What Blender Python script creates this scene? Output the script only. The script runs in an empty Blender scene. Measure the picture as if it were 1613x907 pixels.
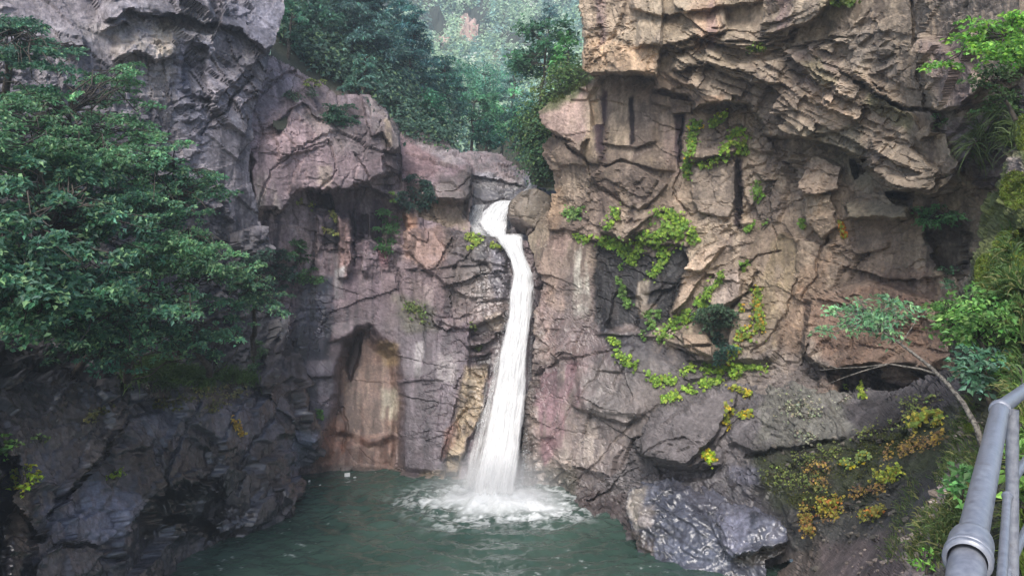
import bpy, math, random
import numpy as np
from mathutils import Vector
from mathutils.bvhtree import BVHTree

# ------------------------------------------------------------------ camera, sky, sun, exposure
sc = bpy.context.scene
F, CU, CV, H = 1173.0, 806.5, 453.5, 7.6          # focal length and centre in photo pixels, eye height over the pool
cam_d = bpy.data.cameras.new("camera"); cam = bpy.data.objects.new("camera", cam_d)
sc.collection.objects.link(cam); sc.camera = cam
cam.location = (0, 0, H); cam.rotation_euler = (math.radians(90), 0, 0)
cam_d.sensor_width = 36; cam_d.lens = 36 * F / 1613; cam_d.clip_start = 0.05; cam_d.clip_end = 2000

SUN_EL, SUN_AZ = math.radians(46), math.radians(194)  # azimuth clockwise from +Y: behind the camera, to the left
world = bpy.data.worlds.new("World"); sc.world = world; world.use_nodes = True
wn = world.node_tree; wn.nodes.clear()
sky = wn.nodes.new("ShaderNodeTexSky"); sky.sky_type = 'NISHITA'; sky.sun_disc = False
sky.sun_elevation = SUN_EL; sky.sun_rotation = SUN_AZ; sky.altitude = 300; sky.dust_density = 3.0; sky.air_density = 1.0
bg = wn.nodes.new("ShaderNodeBackground"); bg.inputs[1].default_value = 0.09
wo = wn.nodes.new("ShaderNodeOutputWorld")
wn.links.new(sky.outputs[0], bg.inputs[0]); wn.links.new(bg.outputs[0], wo.inputs[0])
sun_d = bpy.data.lights.new("sun", 'SUN'); sun_d.energy = 1.5; sun_d.angle = math.radians(28); sun_d.color = (1.0, 0.95, 0.88)
sun = bpy.data.objects.new("sun", sun_d); sc.collection.objects.link(sun)
to_sun = Vector((math.sin(SUN_AZ) * math.cos(SUN_EL), math.cos(SUN_AZ) * math.cos(SUN_EL), math.sin(SUN_EL)))
sun.rotation_euler = to_sun.to_track_quat('Z', 'Y').to_euler()
vs = sc.view_settings
vs.view_transform = 'Standard'; vs.look = 'None'; vs.gamma = 1.0; vs.use_curve_mapping = False; vs.exposure = 1.27
sc.cycles.use_denoising = True
sc.cycles.max_bounces = 6; sc.cycles.diffuse_bounces = 3; sc.cycles.glossy_bounces = 2
sc.cycles.transmission_bounces = 3; sc.cycles.transparent_max_bounces = 24; sc.cycles.volume_bounces = 1
sc.cycles.use_adaptive_sampling = True; sc.cycles.adaptive_threshold = 0.02

# ------------------------------------------------------------------ helpers
col = sc.collection
rng = np.random.default_rng(11); random.seed(5)
def S(r, g, b):                                    # sRGB 0-255 to linear
    f = lambda c: (c / 255 / 12.92) if c <= 10 else ((c / 255 + 0.055) / 1.055) ** 2.4
    return np.array([f(r), f(g), f(b)])
def at(u, v, Y): return np.stack([(np.asarray(u) - CU) / F * Y, np.asarray(Y) + 0 * np.asarray(u), H + (CV - np.asarray(v)) / F * Y], -1)
def sm(x, a=0.0, b=1.0):
    t = np.clip((x - a) / (b - a), 0, 1); return t * t * (3 - 2 * t)

def hsh(i, j, k, s):
    h = (i.astype(np.uint32) * np.uint32(374761393) + j.astype(np.uint32) * np.uint32(668265263) + k.astype(np.uint32) * np.uint32(2147483647) + np.uint32((s * 974711 + 12345) & 0xffffffff))
    h ^= h >> np.uint32(13); h *= np.uint32(1274126177); h ^= h >> np.uint32(16); h *= np.uint32(2246822519); h ^= h >> np.uint32(13)
    return h.astype(np.float32) / np.float32(4294967295.0)
def vn(x, y, z, s=0):                              # value noise -1..1
    xi, yi, zi = np.floor(x), np.floor(y), np.floor(z)
    fx, fy, fz = x - xi, y - yi, z - zi
    xi, yi, zi = xi.astype(np.int64), yi.astype(np.int64), zi.astype(np.int64)
    fx, fy, fz = [f * f * f * (f * (f * 6 - 15) + 10) for f in (fx, fy, fz)]
    r = 0
    for dx in (0, 1):
        for dy in (0, 1):
            for dz in (0, 1):
                w = (fx if dx else 1 - fx) * (fy if dy else 1 - fy) * (fz if dz else 1 - fz)
                r = r + w * hsh(xi + dx, yi + dy, zi + dz, s)
    return r * 2 - 1
def fbm(x, y, z, s=0, o=4, g=0.5):
    a, t, r = 1.0, 0.0, 0
    for k in range(o):
        r = r + a * vn(x, y, z, s + k * 7); t += a; a *= g
        x, y, z = x * 2.03 + 3.1, y * 2.03 + 1.7, z * 2.03 - 2.3
    return r / t * 1.5
def voro(x, y, z, s=0, jit=0.9):                   # F1, F2, cell random, vector to the nearest feature point
    xi, yi, zi = np.floor(x).astype(np.int64), np.floor(y).astype(np.int64), np.floor(z).astype(np.int64)
    f1 = np.full(x.shape, 9.0); f2 = np.full(x.shape, 9.0)
    cid = [np.zeros(x.shape, np.int64) for _ in range(3)]; vec = [np.zeros(x.shape) for _ in range(3)]
    for dx in (-1, 0, 1):
        for dy in (-1, 0, 1):
            for dz in (-1, 0, 1):
                a, b, c = xi + dx, yi + dy, zi + dz
                px = x - (a + 0.5 + jit * (hsh(a, b, c, s) - 0.5)); py = y - (b + 0.5 + jit * (hsh(a, b, c, s + 1) - 0.5)); pz = z - (c + 0.5 + jit * (hsh(a, b, c, s + 2) - 0.5))
                d = px * px + py * py + pz * pz
                n = d < f1
                f2 = np.where(n, f1, np.minimum(f2, d)); f1 = np.where(n, d, f1)
                for q, val in enumerate((a, b, c)): cid[q] = np.where(n, val, cid[q])
                for q, val in enumerate((px, py, pz)): vec[q] = np.where(n, val, vec[q])
    return np.sqrt(f1), np.sqrt(f2), cid, vec
def facets(x, y, z, s, tilt=0.6, off=0.5):         # broken blocks: every cell a tilted plane; also edge distance and cell random
    f1, f2, c, v = voro(x, y, z, s)
    h = off * (hsh(*c, s + 20) - 0.5) * 2
    for q in range(3): h = h + tilt * (hsh(*c, s + 30 + q) - 0.5) * 2 * v[q]
    return h, f2 - f1, hsh(*c, s + 40)

def sdf(U, V, pts):                                # signed pixel distance, positive inside
    d = np.full(U.shape, 1e18); ins = np.zeros(U.shape, bool); n = len(pts)
    for i in range(n):
        (ax, ay), (bx, by) = pts[i], pts[(i + 1) % n]
        ex, ey = bx - ax, by - ay; L = ex * ex + ey * ey + 1e-9
        t = np.clip(((U - ax) * ex + (V - ay) * ey) / L, 0, 1)
        d = np.minimum(d, (U - ax - t * ex) ** 2 + (V - ay - t * ey) ** 2)
        cr = (ay > V) != (by > V)
        ins ^= cr & (U < ex * (V - ay) / (ey if abs(ey) > 1e-9 else 1e-9) + ax)
    return np.where(ins, 1, -1) * np.sqrt(d)
def pdist(U, V, pts):
    d = np.full(U.shape, 1e18)
    for (ax, ay), (bx, by) in zip(pts[:-1], pts[1:]):
        ex, ey = bx - ax, by - ay
        t = np.clip(((U - ax) * ex + (V - ay) * ey) / (ex * ex + ey * ey + 1e-9), 0, 1)
        d = np.minimum(d, (U - ax - t * ex) ** 2 + (V - ay - t * ey) ** 2)
    return np.sqrt(d)
def tps(ctrl, U, V):                               # inverse depth through the given points, planar in between
    c = np.array(ctrl, float); x = (c[:, :2] - [800, 450]) / 400; w = 1 / c[:, 2]
    n = len(x)
    def phi(r2): return 0.5 * r2 * np.log(r2 + 1e-12)
    K = phi(((x[:, None] - x[None]) ** 2).sum(-1)) + np.eye(n) * 0.004
    P = np.c_[np.ones(n), x]
    A = np.zeros((n + 3, n + 3)); A[:n, :n] = K; A[:n, n:] = P; A[n:, :n] = P.T
    s = np.linalg.solve(A, np.r_[w, 0, 0, 0])
    gx, gy = (U - 800) / 400, (V - 450) / 400
    r = s[n] + s[n + 1] * gx + s[n + 2] * gy
    for i in range(n): r = r + s[i] * phi((gx - x[i, 0]) ** 2 + (gy - x[i, 1]) ** 2)
    return 1 / np.clip(r, 1 / 400, 1)

def mesh_obj(name, verts, faces, mat, parent=None, smooth=False, colors=None, extra=None, uv=None):
    """faces: int array (n,3) or (n,4) or list of such arrays"""
    if not isinstance(faces, (list, tuple)): faces = [faces]
    faces = [np.asarray(f, np.int32) for f in faces if len(f)]
    me = bpy.data.meshes.new(name)
    verts = np.asarray(verts, np.float32)
    me.vertices.add(len(verts)); me.vertices.foreach_set("co", verts.ravel())
    nl = sum(f.size for f in faces); nf = sum(len(f) for f in faces)
    me.loops.add(nl); me.polygons.add(nf)
    me.loops.foreach_set("vertex_index", np.concatenate([f.ravel() for f in faces]))
    tot = np.concatenate([np.full(len(f), f.shape[1], np.int32) for f in faces])
    me.polygons.foreach_set("loop_start", np.r_[0, np.cumsum(tot)[:-1]].astype(np.int32))
    me.polygons.foreach_set("loop_total", tot)
    me.polygons.foreach_set("use_smooth", np.full(nf, smooth))
    if colors is not None:
        a = me.color_attributes.new("Col", 'FLOAT_COLOR', 'POINT')
        c = np.ones((len(verts), 4), np.float32); c[:, :colors.shape[1]] = colors
        a.data.foreach_set("color", c.ravel())
    for k, val in (extra or {}).items():
        a = me.attributes.new(k, 'FLOAT', 'POINT'); a.data.foreach_set("value", np.asarray(val, np.float32))
    if uv is not None:
        l = me.uv_layers.new(name="UVMap"); idx = np.concatenate([f.ravel() for f in faces])
        l.data.foreach_set("uv", np.asarray(uv, np.float32)[idx].ravel())
    me.update(calc_edges=True); me.validate()
    if mat: me.materials.append(mat)
    o = bpy.data.objects.new(name, me); col.objects.link(o)
    if parent: o.parent = parent
    return o
def tag(o, label=None, cat=None, group=None, kind=None):
    if label: o["label"] = label
    if cat: o["category"] = cat
    if group: o["group"] = group
    if kind: o["kind"] = kind
    return o
def empty(name, loc, **k):
    o = bpy.data.objects.new(name, None); o.location = loc; o.empty_display_size = 0.2; col.objects.link(o); return tag(o, **k)
def put(o, parent):                                # parent with mesh given in world coordinates
    o.parent = parent; o.matrix_parent_inverse = parent.matrix_basis.inverted(); return o

# ------------------------------------------------------------------ materials
def newmat(name):
    m = bpy.data.materials.new(name); m.use_nodes = True; nt = m.node_tree; nt.nodes.clear()
    out = nt.nodes.new("ShaderNodeOutputMaterial"); return m, nt, out
def nd(nt, t, **k):
    n = nt.nodes.new(t)
    for a, b in k.items():
        if a.startswith("i_"): n.inputs[int(a[2:])].default_value = b
        else: setattr(n, a, b)
    return n
def rock_mat():
    m, nt, out = newmat("rock"); L = nt.links.new
    ca = nd(nt, "ShaderNodeAttribute", attribute_name="Col"); wa = nd(nt, "ShaderNodeAttribute", attribute_name="wet")
    tc = nd(nt, "ShaderNodeTexCoord")
    n1 = nd(nt, "ShaderNodeTexNoise"); n1.inputs["Scale"].default_value = 9; n1.inputs["Detail"].default_value = 8; n1.inputs["Roughness"].default_value = 0.7
    n2 = nd(nt, "ShaderNodeTexNoise"); n2.inputs["Scale"].default_value = 38; n2.inputs["Detail"].default_value = 4
    L(tc.outputs["Object"], n1.inputs["Vector"]); L(tc.outputs["Object"], n2.inputs["Vector"])
    r1 = nd(nt, "ShaderNodeMapRange", i_1=0.3, i_2=0.7, i_3=0.58, i_4=1.42); L(n1.outputs[0], r1.inputs[0])
    mul = nd(nt, "ShaderNodeVectorMath", operation='SCALE'); L(ca.outputs["Color"], mul.inputs[0]); L(r1.outputs[0], mul.inputs[3])
    # pale lichen flecks and dark grains
    r2 = nd(nt, "ShaderNodeMapRange", i_1=0.66, i_2=0.75, i_3=0.0, i_4=0.45); L(n2.outputs[0], r2.inputs[0])
    mx = nd(nt, "ShaderNodeMix", data_type='RGBA'); mx.inputs[7].default_value = (0.36, 0.34, 0.31, 1)
    mm = nd(nt, "ShaderNodeMath", operation='MULTIPLY'); dry = nd(nt, "ShaderNodeMath", operation='SUBTRACT', i_0=1.0)
    L(wa.outputs["Fac"], dry.inputs[1]); L(r2.outputs[0], mm.inputs[0]); L(dry.outputs[0], mm.inputs[1])
    L(mm.outputs[0], mx.inputs[0]); L(mul.outputs[0], mx.inputs[6])
    b = nd(nt, "ShaderNodeBsdfPrincipled"); L(mx.outputs[2], b.inputs["Base Color"])
    rr = nd(nt, "ShaderNodeMapRange", i_1=0.0, i_2=1.0, i_3=0.88, i_4=0.14); L(wa.outputs["Fac"], rr.inputs[0]); L(rr.outputs[0], b.inputs["Roughness"])
    bm = nd(nt, "ShaderNodeBump"); bm.inputs["Strength"].default_value = 0.6; bm.inputs["Distance"].default_value = 0.04
    ad = nd(nt, "ShaderNodeMath", operation='MULTIPLY_ADD', i_1=1.4); L(n2.outputs[0], ad.inputs[0]); L(n1.outputs[0], ad.inputs[2])
    wb_ = nd(nt, "ShaderNodeMapRange", i_1=0.0, i_2=1.0, i_3=0.6, i_4=0.16); L(wa.outputs["Fac"], wb_.inputs[0]); L(wb_.outputs[0], bm.inputs["Strength"])
    wsp = nd(nt, "ShaderNodeMapRange", i_1=0.0, i_2=1.0, i_3=0.4, i_4=1.0); L(wa.outputs["Fac"], wsp.inputs[0]); L(wsp.outputs[0], b.inputs["Specular IOR Level"])
    L(ad.outputs[0], bm.inputs["Height"]); L(bm.outputs[0], b.inputs["Normal"]); L(b.outputs[0], out.inputs[0])
    return m
def leaf_mat(name="leaf", rough=0.5, trans=0.35):
    m, nt, out = newmat(name); L = nt.links.new
    ca = nd(nt, "ShaderNodeAttribute", attribute_name="Col")
    b = nd(nt, "ShaderNodeBsdfPrincipled"); b.inputs["Roughness"].default_value = rough; b.inputs["Specular IOR Level"].default_value = 0.35
    t = nd(nt, "ShaderNodeBsdfTranslucent"); mx = nd(nt, "ShaderNodeMixShader", i_0=trans)
    L(ca.outputs["Color"], b.inputs["Base Color"])
    hs = nd(nt, "ShaderNodeHueSaturation"); hs.inputs["Hue"].default_value = 0.485; hs.inputs["Value"].default_value = 1.5; L(ca.outputs["Color"], hs.inputs["Color"])
    L(hs.outputs[0], t.inputs["Color"]); L(b.outputs[0], mx.inputs[1]); L(t.outputs[0], mx.inputs[2]); L(mx.outputs[0], out.inputs[0])
    return m
def bark_mat(name, c1, c2, scale=14):
    m, nt, out = newmat(name); L = nt.links.new
    tc = nd(nt, "ShaderNodeTexCoord"); n = nd(nt, "ShaderNodeTexNoise"); n.inputs["Scale"].default_value = scale; n.inputs["Detail"].default_value = 6
    L(tc.outputs["Object"], n.inputs["Vector"])
    r = nd(nt, "ShaderNodeValToRGB"); r.color_ramp.elements[0].position = 0.38; r.color_ramp.elements[1].position = 0.62
    r.color_ramp.elements[0].color = (*c1, 1); r.color_ramp.elements[1].color = (*c2, 1); L(n.outputs[0], r.inputs[0])
    b = nd(nt, "ShaderNodeBsdfPrincipled"); b.inputs["Roughness"].default_value = 0.9; L(r.outputs[0], b.inputs["Base Color"])
    bm = nd(nt, "ShaderNodeBump"); bm.inputs["Strength"].default_value = 0.5; bm.inputs["Distance"].default_value = 0.02
    L(n.outputs[0], bm.inputs["Height"]); L(bm.outputs[0], b.inputs["Normal"]); L(b.outputs[0], out.inputs[0]); return m
ROCK = rock_mat(); LEAF = leaf_mat(); NEEDLE = leaf_mat("needles", 0.6, 0.2)
BARK = bark_mat("dark_bark", (0.03, 0.025, 0.02), (0.09, 0.075, 0.06)); PALE = bark_mat("pale_bark", (0.05, 0.045, 0.04), (0.22, 0.20, 0.17), 30)

# ------------------------------------------------------------------ rock sheets: real surfaces with their own depth, relief and thickness
rock_v, rock_f, rock_n = [], [], 0
def lerp(c, k, m): return c + (np.asarray(k) - c) * m[..., None]
def sheet(name, outline, ctrl, step=2.0, rag=5.0, relief=None, feats=(), base=None, paints=(), back=2.5, wets=(), kind="structure", mat=None, smooth=False, collide=True, calm=()):
    global rock_n
    o = np.array(outline, float)
    us = np.arange(o[:, 0].min(), o[:, 0].max() + step, step); vsn = np.arange(o[:, 1].min(), o[:, 1].max() + step, step)
    U, V = np.meshgrid(us, vsn)
    seed = sum(map(ord, name)) % 97
    Z0 = np.zeros_like(U)
    wu = fbm(U / 34, V / 34, Z0 + 0.5, seed, 4, 0.6); wv = fbm(U / 34, V / 34, Z0 + 7.5, seed + 50, 4, 0.6)
    inside = sdf(U + wu * rag, V + wv * rag, outline) > 0
    Y = 1 / (1 / tps(ctrl, U, V))
    def local(pts, pad):
        a = np.array(pts, float); return np.s_[max(0, int((a[:, 1].min() - pad - vsn[0]) / step)):max(1, int((a[:, 1].max() + pad - vsn[0]) / step) + 1), max(0, int((a[:, 0].min() - pad - us[0]) / step)):max(1, int((a[:, 0].max() + pad - us[0]) / step) + 1)]
    for ft in feats:
        t, pts = ft[0], ft[1]
        if t == 'poly':      # inside stands out by d
            d, soft, w = ft[2], ft[3], (ft[4] if len(ft) > 4 else 5)
            s = local(pts, soft + 12); m = sm(sdf(U[s] + w * wu[s], V[s] + w * wv[s], pts), -soft * .3, soft * .3); Y[s] -= d * m
        elif t == 'ramp':    # standing out more and more from d0 at the top to d1 at the bottom
            d0, d1, soft, w = ft[2], ft[3], ft[4], (ft[5] if len(ft) > 5 else 5)
            a = np.array(pts, float); s = local(pts, soft + 12); q = np.clip((V[s] - a[:, 1].min()) / (a[:, 1].max() - a[:, 1].min()), 0, 1)
            m = sm(sdf(U[s] + w * wu[s], V[s] + w * wv[s], pts), -soft * .3, soft * .3); Y[s] -= (d0 + (d1 - d0) * q) * m
        elif t == 'crack':
            wdt, dep, w = ft[2], ft[3], (ft[4] if len(ft) > 4 else 6)
            s = local(pts, wdt + 14); m = 1 - sm(pdist(U[s] + w * wu[s], V[s] + w * wv[s], pts), wdt * 0.15, wdt * .6); Y[s] += dep * .55 * m
        elif t == 'ledge':   # along the line the rock above stands out by d and fades upwards over up px
            d, up, w = ft[2], ft[3], (ft[4] if len(ft) > 4 else 6)
            a = np.array(pts, float); s = local(pts, up + 10); u2 = U[s] + w * wu[s]; v2 = V[s] + w * wv[s]
            lv = np.interp(u2, a[:, 0], a[:, 1]); dv = lv - v2
            ends = sm(u2, a[0, 0] - 6, a[0, 0] + 8) * (1 - sm(u2, a[-1, 0] - 8, a[-1, 0] + 6))
            Y[s] -= d * sm(dv, -2.5, 1.5) * (1 - sm(dv, up * 0.15, up)) * ends
        elif t == 'strata':
            th, lam, amp, soft = ft[2:6]; th = math.radians(th)
            s = local(pts, soft); m = sm(sdf(U[s], V[s], pts), 0, soft)
            I = lambda k: k.astype(np.int64)
            tot = 0
            for lm, wt in ((lam * 1.5, 1.0), (lam * .62, .42 if lam < 60 else .12)):
                q = (V[s] * math.cos(th) - U[s] * math.sin(th)) / lm + 0.35 * fbm(U[s] / 120, V[s] / 120, Z0[s], seed + 3, 2) + 0.10 * wu[s]
                along = (U[s] * math.cos(th) + V[s] * math.sin(th)) / (lm * 1.9) + 0.10 * wv[s]
                k = np.floor(q + .25 * hsh(I(np.floor(along * .5)), I(np.floor(q)), I(np.floor(q)) * 0, seed + 1)); fr = q - k; al = along + 3 * hsh(I(k), I(k) * 0, I(k) * 0, 5); ka = np.floor(al); fa = al - ka - .5
                r, r2, r3 = [hsh(I(k), I(ka), I(k) * 0, seed + e) for e in (0, 30, 60)]
                tot = tot + wt * ((0.1 + r2) * np.clip(fr, 0, 1) + 0.9 * (r - .5) + .7 * (r3 - .5) * fa) * (1 - .6 * sm(fr, .93, 1.0))
            Y[s] -= amp * .62 * m * tot
    P = at(U, V, Y)
    du = np.gradient(P, axis=1); dv = np.gradient(P, axis=0)
    Ps = at(U, V, tps(ctrl, U, V)); n = np.cross(np.gradient(Ps, axis=0), np.gradient(Ps, axis=1))
    n /= np.linalg.norm(n, axis=-1, keepdims=True) + 1e-9
    n *= np.sign((n * (np.array([0, 0, H]) - Ps)).sum(-1, keepdims=True))
    R = {"tint": np.full(U.shape, 0.5), "edge": np.ones(U.shape), "h": 0}
    if relief is not None:
        h = relief(P[..., 0], P[..., 1], P[..., 2], U, V, R)
        for pts, k in calm:
            s = local(pts, 14); h[s] *= 1 - k * sm(sdf(U[s] + 6 * wu[s], V[s] + 6 * wv[s], pts), -3, 6)
        P = P + n * h[..., None]
    C = base(P[..., 0], P[..., 1], P[..., 2], U, V, R, n) if base else np.full(U.shape + (3,), 0.2)
    C0 = C.copy(); W = np.zeros(U.shape)
    fmean = C.mean()
    for p in paints:          # (points, colour, opacity, softness px, raggedness px, vertical streaking)
        pts, c, op, soft, rg = p[:5]; stk = p[5] if len(p) > 5 else 0; brk = p[6] if len(p) > 6 else 0.35
        s = local(pts, soft + rg * 1.5)
        m = sm(sdf(U[s] + rg * wu[s], V[s] + rg * wv[s], pts), -soft, soft * 0.6) * op
        if stk: m = m * sm(fbm(P[s][..., 0] * 3.2, P[s][..., 1] * 3.2, P[s][..., 2] * 0.22, seed + 21, 3), -0.45 * (1.4 - stk), 0.35)
        m = m * (1 - brk * sm(fbm(P[s][..., 0] * 2.1, P[s][..., 1] * 2.1, P[s][..., 2] * 2.1, seed + 31, 4, 0.65), 0.0, 0.6))
        L0 = C0[s].mean(-1); tone = np.clip(L0 / (fmean + 1e-6), .45, 1.9) ** .75; C[s] = lerp(C[s], np.asarray(c) * tone[..., None], m)
    for pts, op, soft in wets:
        s = local(pts, soft + 20); W[s] = np.maximum(W[s], op * sm(sdf(U[s] + 10 * wu[s], V[s] + 10 * wv[s], pts), -soft, soft))
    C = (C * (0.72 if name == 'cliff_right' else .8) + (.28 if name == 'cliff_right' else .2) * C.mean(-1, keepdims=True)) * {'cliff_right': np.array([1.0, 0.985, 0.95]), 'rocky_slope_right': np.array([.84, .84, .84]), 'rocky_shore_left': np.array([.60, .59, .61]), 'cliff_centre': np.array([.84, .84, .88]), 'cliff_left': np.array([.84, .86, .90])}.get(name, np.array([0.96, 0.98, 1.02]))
    # triangles and quads of the inside, with a rim going back
    ny, nx = U.shape; idx = np.arange(ny * nx).reshape(ny, nx)
    q = inside[:-1, :-1] & inside[1:, :-1] & inside[:-1, 1:] & inside[1:, 1:]
    f = np.stack([idx[:-1, :-1][q], idx[1:, :-1][q], idx[1:, 1:][q], idx[:-1, 1:][q]], -1)
    e = np.concatenate([f[:, [0, 1]], f[:, [1, 2]], f[:, [2, 3]], f[:, [3, 0]]])
    key = np.minimum(e[:, 0], e[:, 1]) * (ny * nx) + np.maximum(e[:, 0], e[:, 1])
    _, inv, cnt = np.unique(key, return_inverse=True, return_counts=True); be = e[cnt[inv] == 1]
    used = np.unique(f); remap = np.full(ny * nx, -1); remap[used] = np.arange(len(used))
    v = P.reshape(-1, 3)[used]; c = C.reshape(-1, 3)[used]; w = W.reshape(-1)[used]; f = remap[f]; be = remap[be]
    bu = np.unique(be); bm = np.full(len(v), -1); bm[bu] = len(v) + np.arange(len(bu))
    bp = v[bu]; dirv = bp - np.array([0, 0, H]); dirv /= dirv[:, 1:2]
    bv = bp + dirv * (back * (0.8 + 0.4 * rng.random((len(bu), 1))))
    v = np.r_[v, bv]; c = np.r_[c, c[bu]]; w = np.r_[w, w[bu]]
    sk = np.stack([be[:, 1], be[:, 0], bm[be[:, 0]], bm[be[:, 1]]], -1)
    f = np.r_[f, sk]
    ob = mesh_obj(name, v, f, mat or ROCK, colors=np.clip(c, 0.004, 0.9), extra={"wet": w}, smooth=smooth)
    if kind: ob["kind"] = kind
    if collide: rock_v.append(v); rock_f.append(f + rock_n); rock_n += len(v)
    return ob

def rot(x, z, a): a = math.radians(a); return x * math.cos(a) - z * math.sin(a), x * math.sin(a) + z * math.cos(a)
def joints(a, b, c, sa, sb, sc_, s, tilt=0.8, off=0.5):
    """blocks cut by three crossing sets of joints: offset and tilted planes, with the distance to the nearest joint"""
    qa = a / sa + 0.55 * vn(b * .35 / sa, c * .35 / sa, a * 0 + 1.5, s + 3) + 0.5 * vn(a * .6 / sa, b * .6 / sa, c * .6 / sa, s + 8)
    qb = b / sb + 0.55 * vn(a * .35 / sb, c * .35 / sb, a * 0 + 2.5, s + 4) + 0.5 * vn(a * .6 / sb, b * .6 / sb, c * .6 / sb, s + 9)
    qc = c / sc_ + 0.3 * vn(a * .3, b * .3, a * 0 + 3.5, s + 5)
    ka = np.floor(qa + 0.5 * hsh(np.floor(qb).astype(np.int64), np.floor(qc).astype(np.int64), np.floor(qb).astype(np.int64) * 0, s + 6)).astype(np.int64)
    kb, kc = np.floor(qb).astype(np.int64), np.floor(qc).astype(np.int64)
    fa = qa + 0.5 * hsh(kb, kc, kb * 0, s + 6) - ka - .5; fb = qb - kb - .5
    h = off * (hsh(ka, kb, kc, s + 10) - .5) * 2 + tilt * ((hsh(ka, kb, kc, s + 11) - .5) * 2 * fa + (hsh(ka, kb, kc, s + 12) - .65) * 2 * fb)
    return h, np.minimum(.5 - np.abs(fa), .5 - np.abs(fb)), hsh(ka, kb, kc, s + 13)
def blocky(big=1.0, mid=1.0, small=1.0, rough=1.0, dip=20, sx=2.6, sz=1.7, crack=1.0, soft=0.0, seed=1):
    """fractured rock: tilted planes in several sizes, open joints in places, and roughness"""
    def f(x, y, z, U, V, R):
        wx = 0.05 * fbm(x * 3.1, y * 3.1, z * 3.1, seed + 60, 3); wz = 0.05 * fbm(x * 3.1, y * 3.1, z * 3.1, seed + 70, 3)
        a, b = rot(x + wx, z + wz, dip)
        h1, e1, t1 = facets(a / (sx * 1.25), y / (sx * 1.25), b / (sz * 1.25), seed, 0.9, 0.3)
        g1, d1_, r1 = joints(a, b, y, sx * .8, sz * .7, sx * 1.1, seed + 200, 0.7, 0.5)
        a2, b2 = rot(x + wx * .8, z + wz * .8, -dip * 1.3 + 9)
        h2, e2, t2 = facets(a2 / .8, y / .8, b2 / .55, seed + 1, 0.9, 0.4)
        g2, d2_, r2 = joints(a2, b2, y, .62, .34, .7, seed + 300, 0.9, 0.5)
        h3, e3, t3 = facets(a2 / .26, y / .26, b2 / .17, seed + 2, 1.0, 0.5)
        sel = sm(fbm(x * .45, y * .45, z * .45, seed + 80, 3), -0.25, 0.45)     # some faces stay massive, others break up
        cm = sm(fbm(x * .8, y * .8, z * .8, seed + 90, 2), 0.0, 0.4)
        h = big * (0.36 * h1 + 0.22 * g1) + mid * (0.12 * h2 + 0.11 * g2) * (0.12 + 1.0 * sel) + small * 0.055 * h3 * (0.12 + sel)
        h = h - 0.45 * crack * (0.16 * (1 - sm(e1, 0.0, 0.018)) * (0.1 + 0.9 * cm) + 0.10 * (1 - sm(d1_, 0.0, 0.03)) * cm + 0.05 * (1 - sm(d2_, 0.0, 0.06)) * cm * sel)
        h = h + rough * (0.02 * fbm(x * 1.7, y * 1.7, z * 1.7, seed + 5, 5, 0.6) + 0.016 * fbm(x * 10, y * 10, z * 10, seed + 6, 2))
        R["tint"] = 0.4 * t1 + 0.25 * r1 + 0.15 * t2 + 0.12 * r2 + 0.08 * t3; R["edge"] = np.minimum(e1 * 2.0, e2); R["sel"] = sel
        return h
    return f
def rockcol(c1, c2, c3, dark, streak=0.5, pale=0.3, seed=1, ss=1.0):
    """c1/c2 two hues of stone mixed in patches, c3 tints single blocks, dark runs down as water streaks"""
    def f(x, y, z, U, V, R, n):
        a = sm(fbm(x * .35, y * .35, z * .35, seed + 100, 4, 0.6), -0.35, 0.4); t = R["tint"]
        C = np.broadcast_to(c1, U.shape + (3,)).astype(float).copy(); C = lerp(C, c2, a)
        C = lerp(C, c3, sm(t, 0.55, 0.8) * 0.55)
        C *= (0.55 + 0.9 * t)[..., None]
        b = fbm(x * 1.7, y * 1.7, z * 1.7, seed + 110, 5, 0.65); C *= (1 + 0.34 * b)[..., None]
        b2 = fbm(x * 5.5, y * 5.5, z * 4.0, seed + 113, 4, 0.7); C *= (1 + 0.24 * b2)[..., None]
        b3 = fbm(x * 9 * ss, y * 9 * ss, z * .7, seed + 117, 3, 0.6); C *= (1 + 0.22 * b3)[..., None]
        s1 = fbm(x * 2.6 * ss, y * 2.6 * ss, z * 0.16, seed + 120, 4, 0.6); s2 = fbm(x * .6, y * .6, z * .5, seed + 130, 3)
        C = lerp(C, dark, streak * sm(s1 + 0.6 * s2, 0.18, 0.6))
        s3 = fbm(x * 4.1 * ss, y * 4.1 * ss, z * 0.25, seed + 140, 3)
        C = lerp(C, np.minimum(np.asarray(c1) * 1.9 + 0.04, 0.6), pale * sm(s3 - 0.5 * s2, 0.25, 0.7))
        w1 = fbm(x * .8 + .3 * z, y * .8, z * 1.3 - .4 * x, seed + 160, 4, 0.55); C = lerp(C, np.array([.42, .40, .37]), (0.25 + .5 * pale) * (1 - sm(np.abs(w1), 0.0, 0.028)) * sm(s2, -0.2, 0.4))
        g = fbm(x * 6, y * 6, z * 6, seed + 150, 3, 0.7); C = lerp(C, np.array([.40, .38, .34]), 0.35 * pale * sm(g, 0.45, 0.75))
        return C
    return f

# ------------------------------------------------------------------ the gorge walls
TAN, BEIGE, PINK, VIO, GREY = S(172, 152, 124), S(146, 130, 110), S(142, 124, 112), S(118, 98, 104), S(124, 116, 112)
BLK, OCH, CREAM, GRN = S(44, 40, 46), S(176, 134, 92), S(205, 190, 170), S(92, 100, 60)
R_ = lambda x0, y0, x1, y1: [(x0, y0), (x1, y0), (x1, y1), (x0, y1)]

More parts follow.
